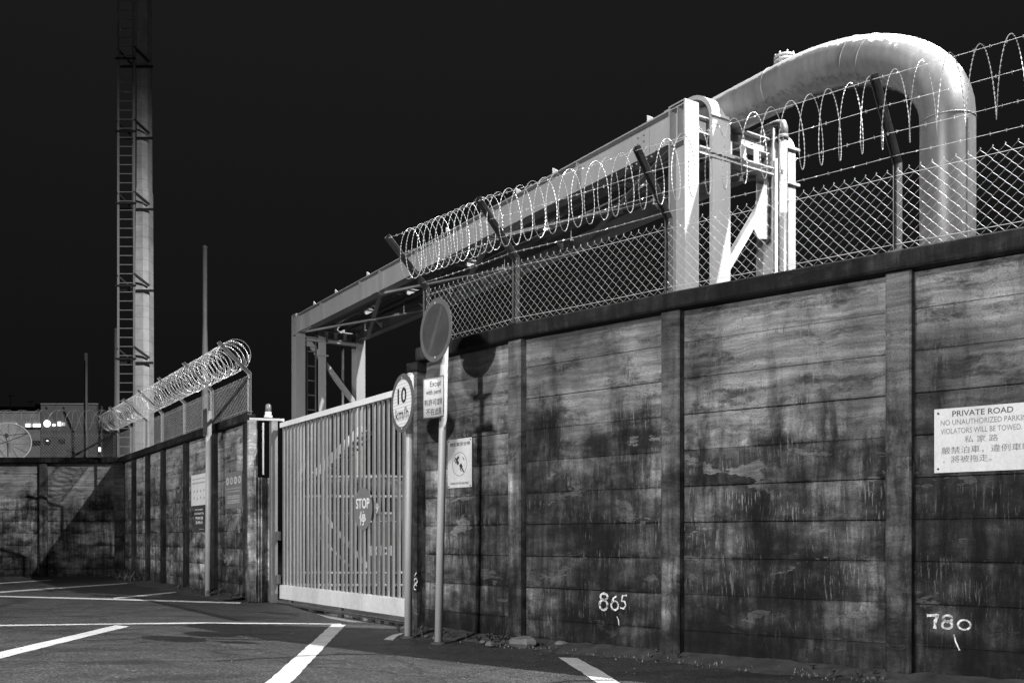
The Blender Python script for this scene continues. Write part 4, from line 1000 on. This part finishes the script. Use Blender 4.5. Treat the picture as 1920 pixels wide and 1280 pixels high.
def mast(px, ytop, w0, w1, yf, Y, label):
    k = Y/F; x = (px-CX)*k; o = thing('slender_mast', label, 'mast', (x, Y, 0), 'masts beyond the walls'); z1 = 1+(HY-ytop)*k; zf = 1+(HY-yf)*k
    mb = MB(); mb.tube([(x, Y, 0), (x, Y, zf-0.9), (x, Y, zf+0.6), (x, Y, z1)], [w1*k/2, w1*k/2, w0*k/2, w0*k/2], 14); mb.build('shaft', 'mast', o)
    mb = MB(); mb.tube([(x, Y, z1), (x, Y, z1+0.05), (x, Y, z1+0.1)], [w0*k/2*1.15, w0*k/2*1.1, 0.02], 12); mb.build('cap', 'mast', o); return x, z1
mast(384, 465, 8.5, 13, 640, 34, 'tallest slender mast, rising behind the tall sign pole')
mast(218, 619, 7.5, 10, 760, 40, 'slender mast close beside the ladder tower')
mast(161, 665, 6.5, 8, 760, 44, 'slender mast rising behind the far wall')

# ------------------------------------------------------------------ far buildings
def bx(name, mat, par, x0, x1, y0, y1, Y, dp, z0=None):
    k = Y/F; mb = MB(); zt = 1+(HY-y0)*k; zb = 1+(HY-y1)*k if y1 is not None else 0.0
    mb.box(((x0-CX)*k, Y, zb), ((x1-x0)*k,0,0), (0,dp,0), (0,0,zt-zb)); return mb.build(name, mat, par)
bA = thing('low_building', 'pale low building with a row of lit windows behind the dish', 'building', ((38-CX)*55/F, 55, 0))
bx('wall', 'bwhite', bA, -70, 75.6, 772, None, 55, 14)
for (a, b) in ((-60,-10), (0,16), (20,30.5)): bx('window', 'glow', bA, a, b, 793.5, 799.5, 54.9, 0.09)
for (a, b) in ((47.5,52), (53,56), (62,66), (67.5,70), (71,75)): bx('window', 'glow', bA, a, b, 794, 800, 54.9, 0.09)
bx('window', 'glowdim', bA, 56.4, 61.8, 795, 800, 54.9, 0.09)
bx('louvre_band', 'black', bA, 47, 75.4, 825.5, 833.5, 54.88, 0.1); bx('ledge', 'bdark', bA, -60, 75.4, 800.5, 801.8, 54.8, 0.18); bx('ledge', 'white', bA, -60, 75.4, 771, 772, 54.85, 0.3)
bB = thing('dark_block', 'dark windowless block with one bright round lamp on its front', 'building', ((130-CX)*52/F, 52, 0))
bx('wall', 'bdark', bB, 76.5, 184, 757, None, 52, 18); bx('parapet', 'bwhite', bB, 76.2, 184.5, 756, 757.2, 51.9, 0.3)
def round_lamp(px, py, r, mat, nm, par, Y):
    k = Y/F; mb = MB(); mb.disc(((px-CX)*k, Y-0.02, 1+(HY-py)*k), (0,-1,0), (1,0,0), r*k, 0.05, 24); return mb.build(nm, mat, par)
round_lamp(89, 794, 6.6, 'glow', 'round_window', bB, 51.95)
mb = MB(); k = 51.9/F; cxx, czz = (89-CX)*k, 1+(HY-794)*k
for dx_ in (-0.06, 0.05): mb.box((cxx+dx_, 51.86, czz-0.09), (0.012,0,0), (0,0.01,0), (0,0,0.18)); mb.box((cxx-0.09, 51.84, czz+dx_), (0.18,0,0), (0,0.01,0), (0,0,0.012))
mb.build('lamp_grille', 'black', bB)
k = 51.9/F; mb = MB(); mb.disc(((101.3-CX)*k, 51.93, 1+(HY-796.6)*k), (0,-1,0), (1,0,0), 3.3*k, 0.05, 20, 2.6*k); mb.build('oval_window', 'glow', bB)
bx('window', 'glow', bB, 108, 113.5, 790, 798, 51.9, 0.09); bx('window', 'glowdim', bB, 114, 121, 791.5, 798, 51.9, 0.09)
round_lamp(88.7, 826.5, 6, 'black', 'dark_porthole', bB, 51.95); bx('dark_opening', 'black', bB, 109, 121, 823, 829.5, 51.9, 0.09)
bx('window', 'glow', bB, 87, 90.4, 825, 826.7, 51.8, 0.05)
for px in (87, 119): round_lamp(px, 763.8, 1.6, 'black', 'vent', bB, 51.95)
bC = thing('side_building', 'grey building with a lit strip seen between the fence and the tower', 'building', ((215-CX)*58/F, 58, 0))
bx('wall', 'bwhite', bC, 188, 236, 799, None, 58, 10); bx('window', 'glow', bC, 197, 206, 795.5, 801.5, 57.9, 0.09); bx('window', 'glow', bC, 207, 228, 796, 801.5, 57.9, 0.09)
for a in (197, 202, 207.5): bx('window', 'black', bC, a, a+4.2, 826, 839, 57.9, 0.09)
bx('window', 'glow', bC, 202.3, 210.5, 836.6, 838.6, 57.8, 0.09)
bD = thing('far_block', 'black distant block rising behind the pale low building', 'building', ((30-CX)*90/F, 90, 0))
bx('wall', 'bblack', bD, -80, 74, 762, None, 90, 20); bx('roof_plant', 'bblack', bD, 66, 74, 757, 762, 90, 6)
for px, yt, Y in ((19.5, 742, 62), (56.5, 753, 62)):
    k = Y/F; o = thing('roof_lamp_post', 'thin unlit lamp post with a flat head, %s' % ('taller of the pair' if px < 30 else 'shorter of the pair'), 'lamp post', ((px-CX)*k, Y, 0), 'unlit lamp posts on the skyline')
    mb = MB(); mb.cyl(((px-CX)*k, Y, 0), ((px-CX)*k, Y, 1+(HY-yt)*k), 0.03, 6); mb.build('shaft', 'bblack', o)
    mb = MB(); mb.box(((px-4.5-CX)*k, Y-0.1, 1+(HY-yt)*k), (9*k,0,0), (0,0.2,0), (0,0,1.5*k)); mb.build('lamp_head', 'bblack', o)
for px, y0_, lab in ((182, 758, 'pale square post standing against the dark block'), (190.3, 761, 'slightly shorter pale post just beyond the first')):
    Y = 36; k = Y/F; o = MB(); o.box(((px-1-CX)*k, Y, 0), (2.3*k,0,0), (0,0.05,0), (0,0,1+(HY-y0_)*k)); tag(o.build('yard_post', 'galvpost', None, ((px-CX)*k, Y, 0)), lab, 'post', 'pale posts behind the far wall')
o = MB(); Y = 40; k = Y/F; o.box(((183.5-CX)*k, Y, 1+(HY-846)*k), (4.5*k,0,0), (0,0.1,0), (0,0,8*k)); tag(o.build('light_box', 'glow', None, ((185-CX)*k, Y, 4)), 'small glowing white box between the two pale posts', 'light')
# satellite dish
DY = 31.0; k = DY/F; dc = V(((16-CX)*k, DY, 1+(HY-829)*k)); do = thing('satellite_dish', 'large pale mesh satellite dish behind the far wall', 'satellite dish', (dc.x, DY, 0))
dn = V((0.35, -0.86, 0.25)).normalized(); dx = dn.cross(Z).normalized(); dy = dx.cross(dn); mb = MB(); RD = 0.66; nr, ns = 6, 36
for t_ in (0.0, -0.02):
    for i in range(nr+1):
        r_ = RD*i/nr
        for j in range(ns): a = 2*math.pi*j/ns; mb.v.append(dc + dx*math.cos(a)*r_ + dy*math.sin(a)*r_ + dn*(0.16*(i/nr)**2-0.16+t_))
for L_ in (0, 1):
    off = L_*(nr+1)*ns
    for i in range(nr):
        for j in range(ns): mb.face((off+i*ns+j, off+i*ns+(j+1)%ns, off+(i+1)*ns+(j+1)%ns, off+(i+1)*ns+j), None, True)
mb.build('reflector', 'dish', do)
mb = MB(); mb.tube([dc + dx*math.cos(2*math.pi*j/ns)*RD + dy*math.sin(2*math.pi*j/ns)*RD for j in range(ns)], 0.028, 6, closed=True); mb.build('rim', 'white', do)
mb = MB()
for j in range(12): a = 2*math.pi*j/12; mb.tube([dc + (dx*math.cos(a)+dy*math.sin(a))*RD*i/nr + dn*(0.16*(i/nr)**2-0.145) for i in range(nr+1)], 0.008, 4, cap=False)
mb.build('rib', 'mast', do)
mb = MB()
for a in (0.5, 2.6, 4.7): mb.cyl(dc + (dx*math.cos(a)+dy*math.sin(a))*RD, dc+dn*0.62, 0.012, 6)
mb.cyl(dc+dn*0.55, dc+dn*0.70, 0.05, 10); mb.build('feed_horn', 'dark', do)
mb = MB(); mb.cyl((dc.x, DY+0.15, 0), (dc.x, DY+0.15, dc.z), 0.09, 12); mb.build('stand', 'mast', do)

# pale grit and leaf litter on the asphalt
mb = MB()
for i in range(420):
    px_, py_ = random.uniform(-20, 1900), 1085 + 190*random.random()**1.2
    c = G(px_, py_); a_ = random.uniform(0, 6.28); q = random.uniform(0.004, 0.011)
    i0 = len(mb.v); mb.v += [c + V((math.cos(a_+t_)*q*random.uniform(0.5, 1), math.sin(a_+t_)*q*random.uniform(0.5, 1), 0.005+random.uniform(0, 0.004))) for t_ in (0, 1.6, 3.1, 4.7)] + [c + V((0,0,0.012))]
    for t_ in range(4): mb.face((i0+t_, i0+(t_+1) % 4, i0+4))
for i in range(260):
    seg = random.choice([0, 1, 1, 2, 2]); c = PW[seg].lerp(PW[seg+1], random.random()) + out_normal(PW[seg], PW[seg+1])*(0.02+0.42*random.random()**1.5)
    a_ = random.uniform(0, 6.28); q = random.uniform(0.004, 0.018)*random.random()**0.5; zz = 0.03*random.random()+0.01
    i0 = len(mb.v); mb.v += [c + V((math.cos(a_+t_)*q*random.uniform(0.4, 1), math.sin(a_+t_)*q*random.uniform(0.4, 1), zz*0.5)) for t_ in (0, 1.6, 3.1, 4.7)] + [c + V((0,0,zz+q*0.7))]
    for t_ in range(4): mb.face((i0+t_, i0+(t_+1) % 4, i0+4))
tag(mb.build('grit', 'stone', None, (0, 8, 0)), 'pale specks of grit scattered over the asphalt', 'grit', None, 'stuff')
# weeds at the foot of the receding wall
def weeds(a, b, n, name, label, h=0.12):
    mb = MB(); d = b-a; nn_ = out_normal(a, b)
    for i in range(n):
        c = a + d*random.random() + nn_*random.uniform(0.0, 0.4)
        for j in range(9):
            an = random.uniform(0, 6.28); hh = h*random.uniform(0.4, 1.3); l = V((math.cos(an), math.sin(an), 0)); w_ = V((-l.y, l.x, 0))*0.012
            b0 = c + V((0,0,0.03)); m1 = b0 + l*hh*0.35 + Z*hh*0.7; t_ = b0 + l*hh*0.8 + Z*hh
            i0 = len(mb.v); mb.v += [b0-w_*0.4, b0+w_*0.4, m1+w_, m1-w_, t_]; mb.face((i0, i0+1, i0+2, i0+3)); mb.face((i0+3, i0+2, i0+4))
    tag(mb.build(name, 'leaf', None, tuple(a)), label, 'weeds', None, 'stuff')
weeds(Y0[0], Y0[2], 40, 'weeds', 'low weeds growing in the corner of the two walls', 0.2)
weeds(Y0[4], Y0[6], 26, 'weeds', 'small weeds along the receding wall by the pole', 0.10)
weeds(PW[0], PW[1], 22, 'weeds', 'sparse low weeds at the foot of the stained wall', 0.05)
weeds(PW[1], PW[3], 12, 'weeds', 'tiny tufts under the chalked numbers along the stained wall', 0.035)

for o in bpy.data.objects:
    if '_o' in o: del o['_o']
